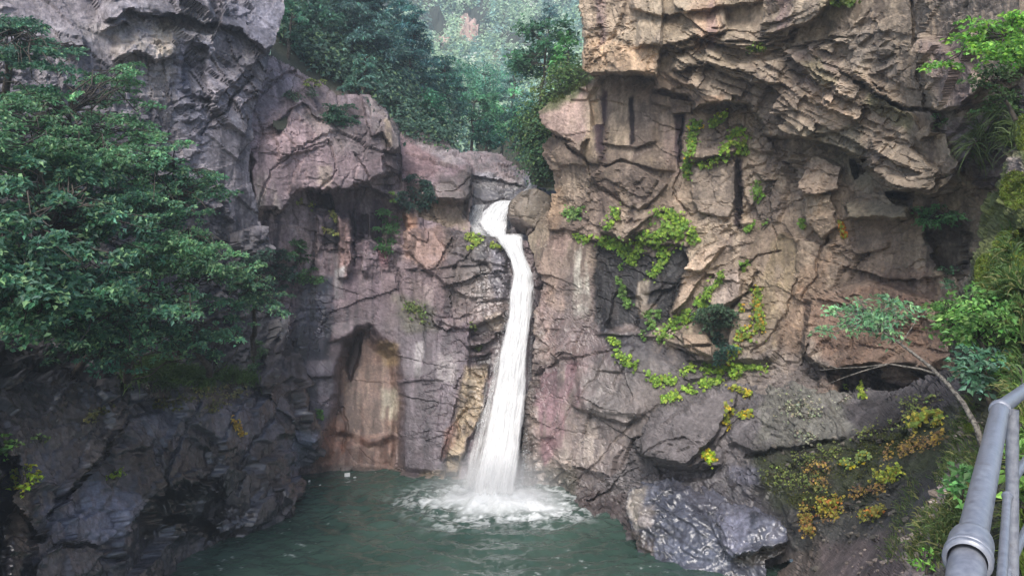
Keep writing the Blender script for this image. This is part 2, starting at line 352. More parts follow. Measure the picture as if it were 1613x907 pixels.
# right-hand cliff with its big overhang
cr_out = [(908, -45), (912, 40), (915, 80), (919, 113), (938, 124), (905, 142), (868, 158), (846, 176), (850, 196), (866, 214), (852, 228), (858, 250), (866, 262),
          (870, 290), (864, 330), (838, 360), (826, 372), (838, 400), (846, 440), (838, 500), (834, 560), (828, 640), (824, 700), (812, 800), (905, 812), (1000, 800), (1100, 760), (1300, 740), (1480, 690), (1560, 560), (1690, 540), (1690, -45)]
cr_ctrl = [(830, 700, 28.4), (880, 775, 27.8), (835, 450, 30.3), (862, 300, 30.6), (850, 180, 29.6), (925, 130, 28.7), (912, 0, 28.0), (1000, 700, 25.8), (950, 790, 26.4), (1000, 500, 27.0), (1000, 300, 27.2),
           (1000, 150, 27.2), (1000, 0, 26.6), (1200, 0, 24.0), (1200, 200, 24.8), (1200, 450, 24.6), (1150, 600, 24.4), (1300, 560, 22.8), (1300, 300, 23.0), (1300, 0, 21.8), (1450, 0, 19.2), (1450, 300, 20.2), (1450, 500, 20.6),
           (1500, 620, 19.5), (1613, 0, 16.0), (1613, 300, 16.5), (1613, 500, 17), (1690, 200, 14.5), (1250, 700, 22)]
ov_edge = [(905, 113), (935, 122), (1000, 113), (1030, 112), (1033, 142), (1085, 150), (1092, 176), (1140, 158), (1180, 165), (1205, 212), (1262, 216), (1292, 224), (1330, 238), (1420, 300), (1470, 310)]
cr_feats = [
    # the roof: everything above its lip stands far out
    ('ramp', ov_edge + [(1560, 200), (1700, 120), (1700, -60), (860, -60)], 0.9, 1.5, 7, 6),
    ('ramp', [(905, -60), (1040, -60), (1040, 60), (1035, 118), (920, 116)], 0.3, 0.8, 6, 4),
    ('ledge', [(1000, 74), (1035, 72), (1090, 60), (1150, 45)], 0.55, 60), ('ledge', [(985, 14), (1040, 28), (1130, 12), (1200, 2)], 0.5, 40),
    ('ledge', [(1030, 70), (1060, 82), (1100, 66)], 0.4, 30), ('ledge', [(912, 62), (960, 55), (1000, 70)], 0.12, 30),
    ('ledge', [(1140, 70), (1190, 78), (1240, 60), (1300, 10)], 0.5, 50), ('ledge', [(1060, 112), (1120, 104), (1180, 128), (1240, 130)], 0.6, 40),
    ('poly', [(1205, 55), (1270, 40), (1330, -20), (1210, -40)], 0.7, 8),
    ('strata', [(1035, 40), (1140, 30), (1260, 60), (1330, 40), (1440, 170), (1460, 360), (1420, 330), (1330, 250), (1200, 215), (1100, 160), (1040, 140)], 27, 23, 0.75, 26),
    ('strata', [(910, -60), (1200, -60), (1150, 40), (1040, 100), (915, 110)], 78, 17, 0.16, 16),
    ('ramp', [(1330, 100), (1440, 175), (1450, 210), (1440, 190), (1420, 160), (1380, 150)], 0.3, 0.6, 6), ('crack', [(1335, 110), (1390, 150), (1440, 175)], 8, 0.5), ('crack', [(1355, 130), (1430, 170), (1470, 172)], 7, 0.7),
    ('poly', [(1438, -60), (1462, 0), (1455, 90), (1470, 172), (1500, 175), (1560, 130), (1700, 60), (1700, -60)], 0.55, 8),
    ('crack', [(1440, 0), (1452, 90), (1460, 170)], 7, 0.35),
    ('poly', [(1470, 175), (1560, 160), (1600, 140), (1640, 240), (1560, 300), (1520, 290), (1495, 240)], -0.5, 12),
    # nose beside the fall
    ('ramp', [(840, 175), (870, 150), (925, 128), (930, 200), (920, 240), (885, 220), (850, 205)], 0.1, 0.9, 10), ('crack', [(845, 202), (880, 218), (915, 240), (935, 262)], 6, 0.6), ('ledge', [(870, 250), (890, 258), (925, 262)], 0.3, 40),
    # front slab ledges and blocks
    ('ledge', [(952, 226), (985, 230), (1000, 233), (1016, 228), (1034, 222)], 0.3, 70, 3), ('ledge', [(930, 258), (960, 260), (978, 250), (990, 255), (1030, 268), (1060, 268)], 0.3, 45, 3),
    ('poly', [(928, 280), (975, 256), (1000, 262), (1050, 290), (1010, 330), (982, 323)], 0.3, 5, 3), ('ramp', [(950, 300), (985, 322), (1025, 300), (1060, 325), (1015, 350), (985, 382), (955, 365)], 0.0, 0.55, 5, 3),
    ('crack', [(925, 250), (945, 300), (985, 325)], 5, 0.35), ('ledge', [(862, 362), (900, 362), (925, 372), (950, 380)], 0.35, 40), ('ledge', [(945, 365), (985, 380), (1020, 362)], 0.4, 30, 3),
    ('poly', [(1025, 145), (1090, 160), (1090, 180), (1060, 178), (1058, 170), (1025, 160)], 0.35, 6, 3),
    ('crack', [(1078, 190), (1072, 260), (1060, 310), (1090, 340)], 4, 0.3), ('ledge', [(1085, 250), (1110, 252), (1140, 245), (1160, 235)], 0.5, 26, 3),
    ('poly', [(1090, 265), (1155, 248), (1158, 320), (1150, 345), (1100, 335), (1085, 300)], 0.25, 5, 3), ('crack', [(1160, 245), (1162, 300), (1168, 360)], 5, 0.25, 5),
    ('ramp', [(1185, 210), (1205, 200), (1225, 240), (1215, 280), (1200, 285), (1180, 262)], 0.1, 0.45, 5), ('poly', [(1160, 290), (1200, 270), (1215, 292), (1180, 325)], 0.3, 5),
    ('ramp', [(1245, 240), (1290, 245), (1330, 262), (1322, 300), (1270, 305), (1255, 290)], 0.3, 0.8, 5), ('poly', [(1268, 300), (1310, 305), (1320, 360), (1295, 375), (1272, 350)], 0.45, 6), ('poly', [(1244, 262), (1256, 255), (1258, 290), (1246, 285)], -0.7, 5, 2),
    ('poly', [(1330, 320), (1380, 300), (1440, 315), (1430, 345), (1335, 345)], 0.45, 5), ('ledge', [(1330, 345), (1370, 346), (1432, 344)], 0.55, 30, 3),
    ('ramp', [(1370, 215), (1430, 235), (1470, 270), (1465, 300), (1400, 300), (1370, 270)], 0.3, 0.8, 10), ('poly', [(1398, 302), (1440, 300), (1438, 326), (1410, 322)], -1.2, 6, 3),
    ('poly', [(1345, 252), (1368, 248), (1366, 270), (1350, 282)], -0.9, 5, 2), ('poly', [(1455, 330), (1505, 345), (1524, 380), (1530, 410), (1500, 440), (1476, 400)], -0.8, 14, 16),
    ('poly', [(1515, 225), (1570, 215), (1600, 245), (1590, 290), (1540, 300), (1515, 290)], 0.6, 10),
    # lower middle
    ('poly', [(940, 392), (1030, 398), (1085, 388), (1078, 440), (1050, 500), (1010, 520), (945, 510)], -0.12, 8, 12), ('poly', [(975, 450), (1010, 470), (1000, 520), (955, 515)], -0.3, 10, 12), ('ledge', [(1012, 460), (1060, 450), (1080, 445)], 0.25, 30),
    ('ramp', [(1075, 430), (1105, 395), (1145, 388), (1110, 430), (1075, 480), (1058, 492), (1062, 450)], 0.3, 0.6, 6, 3), ('poly', [(1120, 440), (1165, 425), (1172, 470), (1130, 490), (1115, 470)], 0.35, 6),
    ('crack', [(1150, 490), (1185, 460), (1195, 430)], 6, 0.5), ('crack', [(1165, 430), (1200, 400), (1230, 395)], 4, 0.25), ('poly', [(1075, 525), (1115, 530), (1125, 545), (1080, 545)], 0.5, 5, 2), ('poly', [(1080, 545), (1125, 548), (1128, 568), (1078, 565)], 0.4, 5, 2),
    ('poly', [(1115, 500), (1150, 505), (1150, 560), (1120, 540)], -0.5, 8), ('ledge', [(935, 525), (980, 528), (1040, 532), (1090, 548)], 0.2, 20, 3),
    ('ledge', [(835, 588), (860, 572), (885, 552), (905, 560)], 0.28, 40, 4), ('crack', [(840, 585), (880, 553)], 4, 0.25), ('ledge', [(900, 640), (940, 652), (985, 668), (1010, 660)], 0.3, 40, 4), ('poly', [(838, 690), (870, 690), (890, 780), (836, 800)], -0.25, 12),
    ('poly', [(900, 560), (1000, 545), (1100, 590), (1010, 660), (920, 645)], 0.2, 16), ('crack', [(860, 700), (940, 590), (955, 560)], 4, 0.12), ('crack', [(1000, 660), (950, 720), (890, 770)], 5, 0.2),
    # brown boss with the hollow under it
    ('poly', [(1275, 470), (1360, 440), (1470, 470), (1490, 560), (1440, 585), (1380, 572), (1300, 580), (1265, 560)], 0.9, 10, 6), ('ledge', [(1290, 585), (1340, 574), (1420, 570), (1480, 582)], 0.5, 30, 4), ('poly', [(1300, 588), (1420, 575), (1500, 590), (1480, 640), (1400, 650), (1330, 640)], -0.9, 14, 8),
    ('poly', [(1395, 580), (1445, 575), (1450, 600), (1420, 612), (1390, 600)], 0.8, 6, 4), ('poly', [(1290, 590), (1330, 588), (1320, 620), (1290, 640)], 0.7, 8), ('crack', [(1275, 545), (1262, 580)], 4, 0.4), ('crack', [(1330, 490), (1345, 560)], 3, 0.12), ('crack', [(1440, 500), (1410, 545)], 4, 0.15),
    ('crack', [(1262, 440), (1225, 520), (1190, 560)], 5, 0.25), ('crack', [(1305, 370), (1290, 430), (1270, 470)], 5, 0.3), ('ledge', [(1310, 385), (1350, 400), (1400, 392)], 0.25, 30), ('crack', [(1210, 300), (1225, 400)], 3, 0.15)]
cr_paints = [
    (R_(820, -60, 1700, 120), TAN, 0.5, 40, 20), (R_(1040, 120, 1450, 340), S(158, 138, 116), 0.6, 30, 15), (R_(1180, 330, 1460, 480), S(142, 120, 98), 0.6, 30, 20),
    ([(918, 62), (1000, 72), (1035, 84), (1030, 112), (920, 112)], S(214, 176, 136), 0.75, 8, 8), ([(910, -40), (1000, -40), (1000, 20), (960, 60), (915, 60)], S(196, 170, 146), 0.5, 15, 8), ([(1090, 10), (1140, -10), (1130, 60), (1100, 80)], S(196, 156, 124), 0.6, 12, 10),
    ([(1035, 115), (1090, 130), (1088, 152), (1040, 142)], S(205, 172, 140), 0.6, 6, 6), ([(1100, 155), (1140, 150), (1130, 165), (1100, 178)], S(190, 150, 116), 0.7, 5, 4),
    ([(938, 0), (950, 0), (948, 70), (940, 80)], S(120, 92, 98), 0.7, 4, 4), ([(1110, 20), (1125, 0), (1130, 70), (1118, 80)], S(126, 96, 104), 0.6, 6, 5), ([(1215, 0), (1250, -20), (1255, 40), (1225, 50)], S(122, 92, 100), 0.6, 8, 6, 0.6),
    ([(1285, 0), (1300, -20), (1335, 10), (1310, 60)], S(150, 138, 100), 0.5, 10, 10), ([(1370, 140), (1440, 180), (1430, 210), (1370, 160)], S(134, 128, 78), 0.7, 6, 6), ([(1260, 80), (1330, 90), (1320, 150), (1270, 130)], S(120, 100, 104), 0.5, 14, 12), ([(1270, 100), (1300, 90), (1330, 130), (1300, 140)], S(150, 142, 92), 0.5, 8, 8), ([(1310, 40), (1400, 40), (1430, 120), (1350, 90)], S(118, 114, 112), 0.45, 20, 14),
    ([(1260, 205), (1350, 200), (1380, 300), (1310, 250)], S(104, 108, 84), 0.45, 12, 12), ([(1275, 150), (1330, 200), (1350, 190), (1300, 130)], S(190, 160, 130), 0.5, 6, 5),
    ([(1470, 60), (1540, 70), (1540, 170), (1480, 170)], S(126, 104, 110), 0.6, 12, 12), ([(1500, 200), (1600, 160), (1610, 290), (1530, 300)], S(108, 94, 108), 0.8, 14, 12), ([(1470, -10), (1613, -20), (1613, 40), (1480, 60)], S(130, 118, 112), 0.5, 15, 12),
    (R_(815, 440, 1010, 820), S(122, 108, 110), 0.8, 30, 20), ([(940, 520), (1110, 560), (1060, 660), (960, 800), (880, 800), (930, 640)], S(104, 96, 98), .7, 20, 14),
    # front slab
    (R_(855, 130, 1090, 380), S(154, 130, 112), 0.5, 25, 15), ([(845, 180), (880, 160), (930, 140), (925, 210), (900, 220), (860, 205)], S(164, 136, 130), 0.8, 8, 6), ([(920, 150), (938, 140), (942, 250), (925, 260)], S(196, 174, 142), 0.6, 6, 4), ([(965, 160), (990, 160), (985, 230), (962, 225)], S(182, 160, 130), 0.5, 8, 6), ([(1000, 160), (1060, 180), (1060, 220), (1005, 225)], S(148, 130, 116), 0.6, 10, 8),
    ([(940, 142), (960, 140), (956, 225), (968, 250), (946, 255)], S(70, 48, 60), 0.95, 4, 4, 0.9, .1), ([(990, 155), (997, 150), (1000, 222), (992, 230)], S(44, 32, 38), 1, 2, 2, 0, .1), ([(1062, 180), (1080, 180), (1076, 255), (1068, 258)], S(56, 40, 48), 1, 3, 3, 0, .1), ([(1045, 200), (1070, 220), (1072, 275), (1055, 275)], S(120, 98, 100), 0.5, 8, 6),
    ([(975, 262), (1050, 285), (1010, 328), (985, 320)], S(140, 122, 112), 0.6, 6, 4), ([(1010, 240), (1030, 240), (1032, 262), (1000, 258)], S(196, 172, 140), 0.5, 5, 5), ([(870, 290), (925, 280), (920, 330), (880, 320)], S(186, 164, 140), 0.5, 8, 8, 0.5), ([(865, 300), (890, 300), (880, 360), (862, 365)], S(190, 150, 104), 0.4, 6, 5),
    ([(1085, 265), (1160, 250), (1158, 345), (1095, 335)], S(128, 114, 104), 0.8, 5, 3), ([(1090, 200), (1150, 190), (1160, 230), (1100, 245)], S(132, 116, 108), 0.6, 8, 6), ([(1155, 250), (1168, 250), (1168, 365), (1158, 350)], S(50, 38, 42), 1, 3, 3, 0, .1), ([(1240, 270), (1262, 300), (1250, 330), (1236, 300)], S(100, 84, 80), 0.4, 6, 6),
    ([(1175, 290), (1215, 280), (1240, 330), (1215, 350), (1180, 340)], S(124, 110, 104), 0.7, 6, 5), ([(1255, 248), (1330, 262), (1320, 300), (1262, 302)], S(168, 144, 124), 0.7, 6, 5), ([(1330, 318), (1432, 316), (1430, 345), (1336, 345)], S(136, 128, 104), 0.7, 6, 5),
    ([(900, 385), (936, 380), (936, 480), (910, 500), (890, 430)], S(206, 202, 190), 0.8, 14, 14, 1.2, 0.75), ([(845, 380), (900, 370), (890, 470), (920, 560), (850, 560)], S(158, 128, 122), 0.75, 12, 10, 0.2), ([(850, 400), (870, 390), (890, 480), (862, 520)], S(186, 162, 140), 0.45, 8, 6, 0.6),
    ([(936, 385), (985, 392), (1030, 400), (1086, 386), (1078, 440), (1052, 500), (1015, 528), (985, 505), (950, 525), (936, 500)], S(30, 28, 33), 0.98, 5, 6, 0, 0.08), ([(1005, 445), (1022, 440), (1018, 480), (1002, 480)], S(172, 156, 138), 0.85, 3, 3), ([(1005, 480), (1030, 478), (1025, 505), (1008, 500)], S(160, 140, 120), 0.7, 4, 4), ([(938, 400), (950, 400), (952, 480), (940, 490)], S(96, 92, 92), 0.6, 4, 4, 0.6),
    ([(1080, 425), (1110, 395), (1148, 388), (1112, 440), (1075, 485), (1060, 490)], S(186, 160, 136), 0.85, 5, 4), ([(1120, 440), (1165, 430), (1170, 470), (1125, 490)], S(176, 156, 146), 0.7, 6, 5), ([(1060, 490), (1120, 470), (1150, 520), (1080, 530)], S(134, 120, 96), 0.6, 8, 8), ([(1078, 526), (1128, 528), (1128, 566), (1078, 566)], S(150, 126, 104), 0.85, 4, 3),
    ([(1195, 380), (1260, 370), (1250, 470), (1210, 560), (1195, 500)], S(152, 134, 92), 0.5, 12, 12, 0.6), ([(1220, 540), (1270, 430), (1320, 380), (1300, 480), (1260, 560)], S(148, 120, 96), 0.7, 12, 8),
    ([(936, 520), (1000, 530), (1080, 548), (1140, 590), (1060, 605), (1000, 595), (955, 560)], S(66, 64, 72), 0.9, 8, 10), ([(850, 470), (940, 520), (980, 600), (930, 640), (880, 560)], S(128, 108, 110), 0.7, 14, 10), ([(838, 590), (880, 565), (925, 575), (915, 640), (885, 700), (850, 735), (842, 690)], S(132, 98, 108), 0.9, 8, 8, 0.2, 0.2),
    ([(920, 600), (945, 560), (990, 600), (1000, 660), (930, 660)], S(116, 108, 106), 0.8, 10, 8), ([(900, 660), (990, 670), (960, 720), (900, 740), (880, 720)], S(172, 158, 150), 0.7, 10, 8, 0.6), ([(838, 640), (848, 640), (850, 760), (840, 780)], S(170, 160, 150), 0.5, 3, 3, 0.4), ([(825, 590), (842, 600), (840, 790), (815, 790)], S(96, 86, 80), 0.7, 6, 5), ([(850, 735), (900, 735), (905, 790), (860, 785)], S(82, 80, 68), 0.8, 6, 6),
    ([(1270, 480), (1360, 445), (1470, 475), (1480, 570), (1300, 580)], S(140, 108, 88), 0.85, 12, 8), ([(1380, 440), (1470, 420), (1480, 480), (1420, 490)], S(112, 82, 70), 0.6, 12, 10), ([(1300, 590), (1500, 580), (1490, 660), (1320, 660)], S(66, 54, 62), 0.9, 8, 8), ([(1455, 330), (1520, 345), (1520, 430), (1465, 420)], S(60, 52, 50), 0.8, 8, 6), ([(1400, 570), (1450, 575), (1445, 605), (1395, 600)], S(130, 112, 100), 0.8, 4, 4), ([(1290, 585), (1330, 588), (1315, 625), (1285, 640)], S(142, 112, 86), 0.8, 5, 5),  # shade of the cave and of the hollow under the boss painted dark
    (R_(1000, 570, 1300, 740), S(112, 104, 104), 0.7, 25, 15), ([(868, 158), (905, 142), (930, 118), (935, 130), (900, 155), (870, 175), (846, 180)], S(84, 92, 54), 0.9, 6, 6)]
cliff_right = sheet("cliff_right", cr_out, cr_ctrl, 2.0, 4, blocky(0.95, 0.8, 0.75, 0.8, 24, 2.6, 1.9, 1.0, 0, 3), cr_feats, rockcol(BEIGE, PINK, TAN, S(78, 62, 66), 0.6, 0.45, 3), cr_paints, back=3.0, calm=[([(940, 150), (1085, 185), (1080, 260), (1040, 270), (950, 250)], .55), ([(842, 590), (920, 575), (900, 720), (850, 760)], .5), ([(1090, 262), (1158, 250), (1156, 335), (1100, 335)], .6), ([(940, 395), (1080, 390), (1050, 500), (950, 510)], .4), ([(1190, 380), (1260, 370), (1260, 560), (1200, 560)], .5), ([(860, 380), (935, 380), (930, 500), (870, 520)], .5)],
                    wets=[(R_(815, 480, 1010, 820), 0.7, 40), ([(936, 385), (1086, 386), (1052, 500), (950, 525)], 0.5, 10), ([(936, 520), (1140, 590), (1000, 600)], 0.4, 15)])

# wall left of the fall, from the pink buttress down to the pool
cc_out = [(380, 60), (425, 82), (468, 106), (508, 128), (532, 150), (560, 150), (580, 148), (612, 176), (628, 196), (634, 230), (636, 300), (660, 340), (700, 352), (726, 362), (762, 374), (778, 374), (800, 376), (862, 378), (862, 800), (690, 775), (600, 762), (380, 765), (380, 60)]
cc_ctrl = [(400, 80, 28.3), (380, 300, 27.8), (400, 560, 28.6), (460, 200, 29.2), (520, 250, 30.0), (600, 250, 31.4), (636, 300, 32.4), (600, 170, 32.2), (500, 140, 30.8), (480, 330, 29.8), (480, 430, 30.2), (470, 560, 30.0), (520, 500, 30.6), (500, 745, 30.4), (600, 748, 30.4), (560, 600, 31.0), (620, 500, 31.0),
           (700, 750, 29.9), (700, 450, 31.4), (640, 400, 31.7), (700, 355, 32.4), (760, 385, 32.2), (790, 460, 31.6), (790, 560, 31.0), (760, 640, 30.5), (725, 750, 29.8), (850, 500, 31.6), (850, 760, 29.8), (400, 760, 30.6)]
cc_feats = [
    ('ramp', [(395, 240), (440, 210), (470, 150), (530, 190), (610, 180), (632, 230), (620, 270), (560, 300), (500, 302), (470, 300), (440, 330), (400, 330)], 0.2, 1.0, 12, 8), ('poly', [(478, 300), (560, 296), (600, 300), (640, 330), (640, 390), (560, 380), (540, 340), (490, 320)], -0.9, 10, 8), ('poly', [(480, 304), (520, 300), (530, 330), (510, 345), (488, 330)], -0.7, 8, 5),
    ('ledge', [(420, 200), (450, 175), (480, 160), (510, 190)], 0.3, 40), ('crack', [(330, 240), (380, 180), (430, 130), (465, 112)], 7, 0.5), ('crack', [(405, 330), (430, 270), (470, 235), (520, 225)], 4, 0.25), ('crack', [(520, 225), (530, 270), (500, 300)], 4, 0.25), ('ramp', [(430, 200), (520, 190), (525, 225), (440, 250)], 0.0, 0.35, 8),
    ('poly', [(570, 155), (625, 190), (632, 235), (615, 240), (600, 210), (585, 215)], 0.5, 8), ('crack', [(598, 190), (605, 235)], 4, 0.3), ('crack', [(560, 240), (580, 280), (570, 320)], 5, 0.3), ('poly', [(600, 240), (634, 240), (632, 300), (606, 300)], -0.5, 10),
    ('strata', [(480, 330), (640, 330), (640, 400), (600, 450), (540, 430), (480, 430)], 92, 24, 0.5, 16), ('poly', [(535, 340), (552, 345), (548, 440), (534, 440)], 0.35, 6), ('poly', [(615, 330), (634, 335), (632, 365), (620, 385), (612, 360)], -0.9, 8, 4),
    ('poly', [(635, 362), (700, 352), (760, 376), (795, 400), (800, 470), (740, 470), (690, 440), (640, 395)], 0.35, 14), ('ledge', [(630, 362), (660, 366), (700, 358), (730, 368)], -0.3, 14), ('crack', [(690, 420), (705, 395), (715, 375)], 5, 0.4), ('crack', [(715, 425), (735, 405), (745, 390)], 5, 0.4), ('ledge', [(640, 425), (680, 422), (720, 420), (760, 412), (800, 420)], 0.2, 25, 5),
    ('strata', [(690, 400), (800, 405), (805, 500), (740, 520), (690, 480)], -8, 26, 0.35, 14), ('ramp', [(680, 490), (715, 500), (718, 512), (700, 520), (685, 508)], 0.1, 0.35, 4), ('ledge', [(690, 505), (710, 512), (740, 520)], 0.2, 16, 3),
    ('poly', [(740, 520), (790, 500), (790, 560), (770, 600), (740, 590)], -0.5, 10), ('ledge', [(735, 548), (760, 545), (785, 532)], 0.45, 14, 3), ('ledge', [(735, 560), (755, 562), (775, 555)], 0.35, 10, 3), ('ramp', [(765, 500), (795, 490), (795, 520), (780, 528)], 0.2, 0.5, 5),
    ('poly', [(735, 570), (770, 575), (765, 640), (740, 690), (720, 745), (695, 752), (712, 690), (725, 620)], 0.35, 8, 6), ('crack', [(722, 630), (708, 690), (696, 720)], 7, 0.45), ('poly', [(700, 720), (725, 715), (724, 738), (704, 740)], -0.4, 5), ('crack', [(735, 645), (720, 665), (726, 690)], 5, 0.35), ('strata', [(715, 580), (770, 580), (760, 660), (715, 750), (695, 752)], 30, 20, 0.35, 8),
    # the scoured niche
    ('poly', [(566, 520), (580, 520), (600, 545), (622, 560), (628, 620), (626, 740), (600, 760), (500, 760), (520, 690), (536, 600), (548, 545)], -0.95, 45, 4), ('poly', [(560, 525), (572, 520), (568, 560), (552, 600), (546, 580)], -0.4, 8, 3), ('ramp', [(545, 580), (600, 570), (622, 600), (624, 690), (580, 700), (530, 680)], 0.0, 0.35, 26, 4), ('poly', [(515, 700), (600, 690), (600, 760), (500, 760)], 0.4, 40, 4), ('crack', [(534, 640), (545, 670), (538, 710)], 6, 0.18),
    ('ledge', [(460, 600), (480, 595), (530, 592)], 0.2, 30, 3), ('ledge', [(520, 540), (540, 533), (560, 530)], 0.25, 30, 3), ('ledge', [(630, 605), (660, 600), (700, 598)], 0.12, 40, 4), ('ledge', [(600, 752), (640, 745), (690, 752), (720, 748)], -0.25, 12, 4), ('poly', [(590, 745), (640, 742), (700, 752), (700, 775), (590, 775)], 0.35, 8, 5),
    ('crack', [(620, 400), (628, 440), (632, 480)], 5, 0.25), ('crack', [(560, 330), (555, 420)], 5, 0.3)]
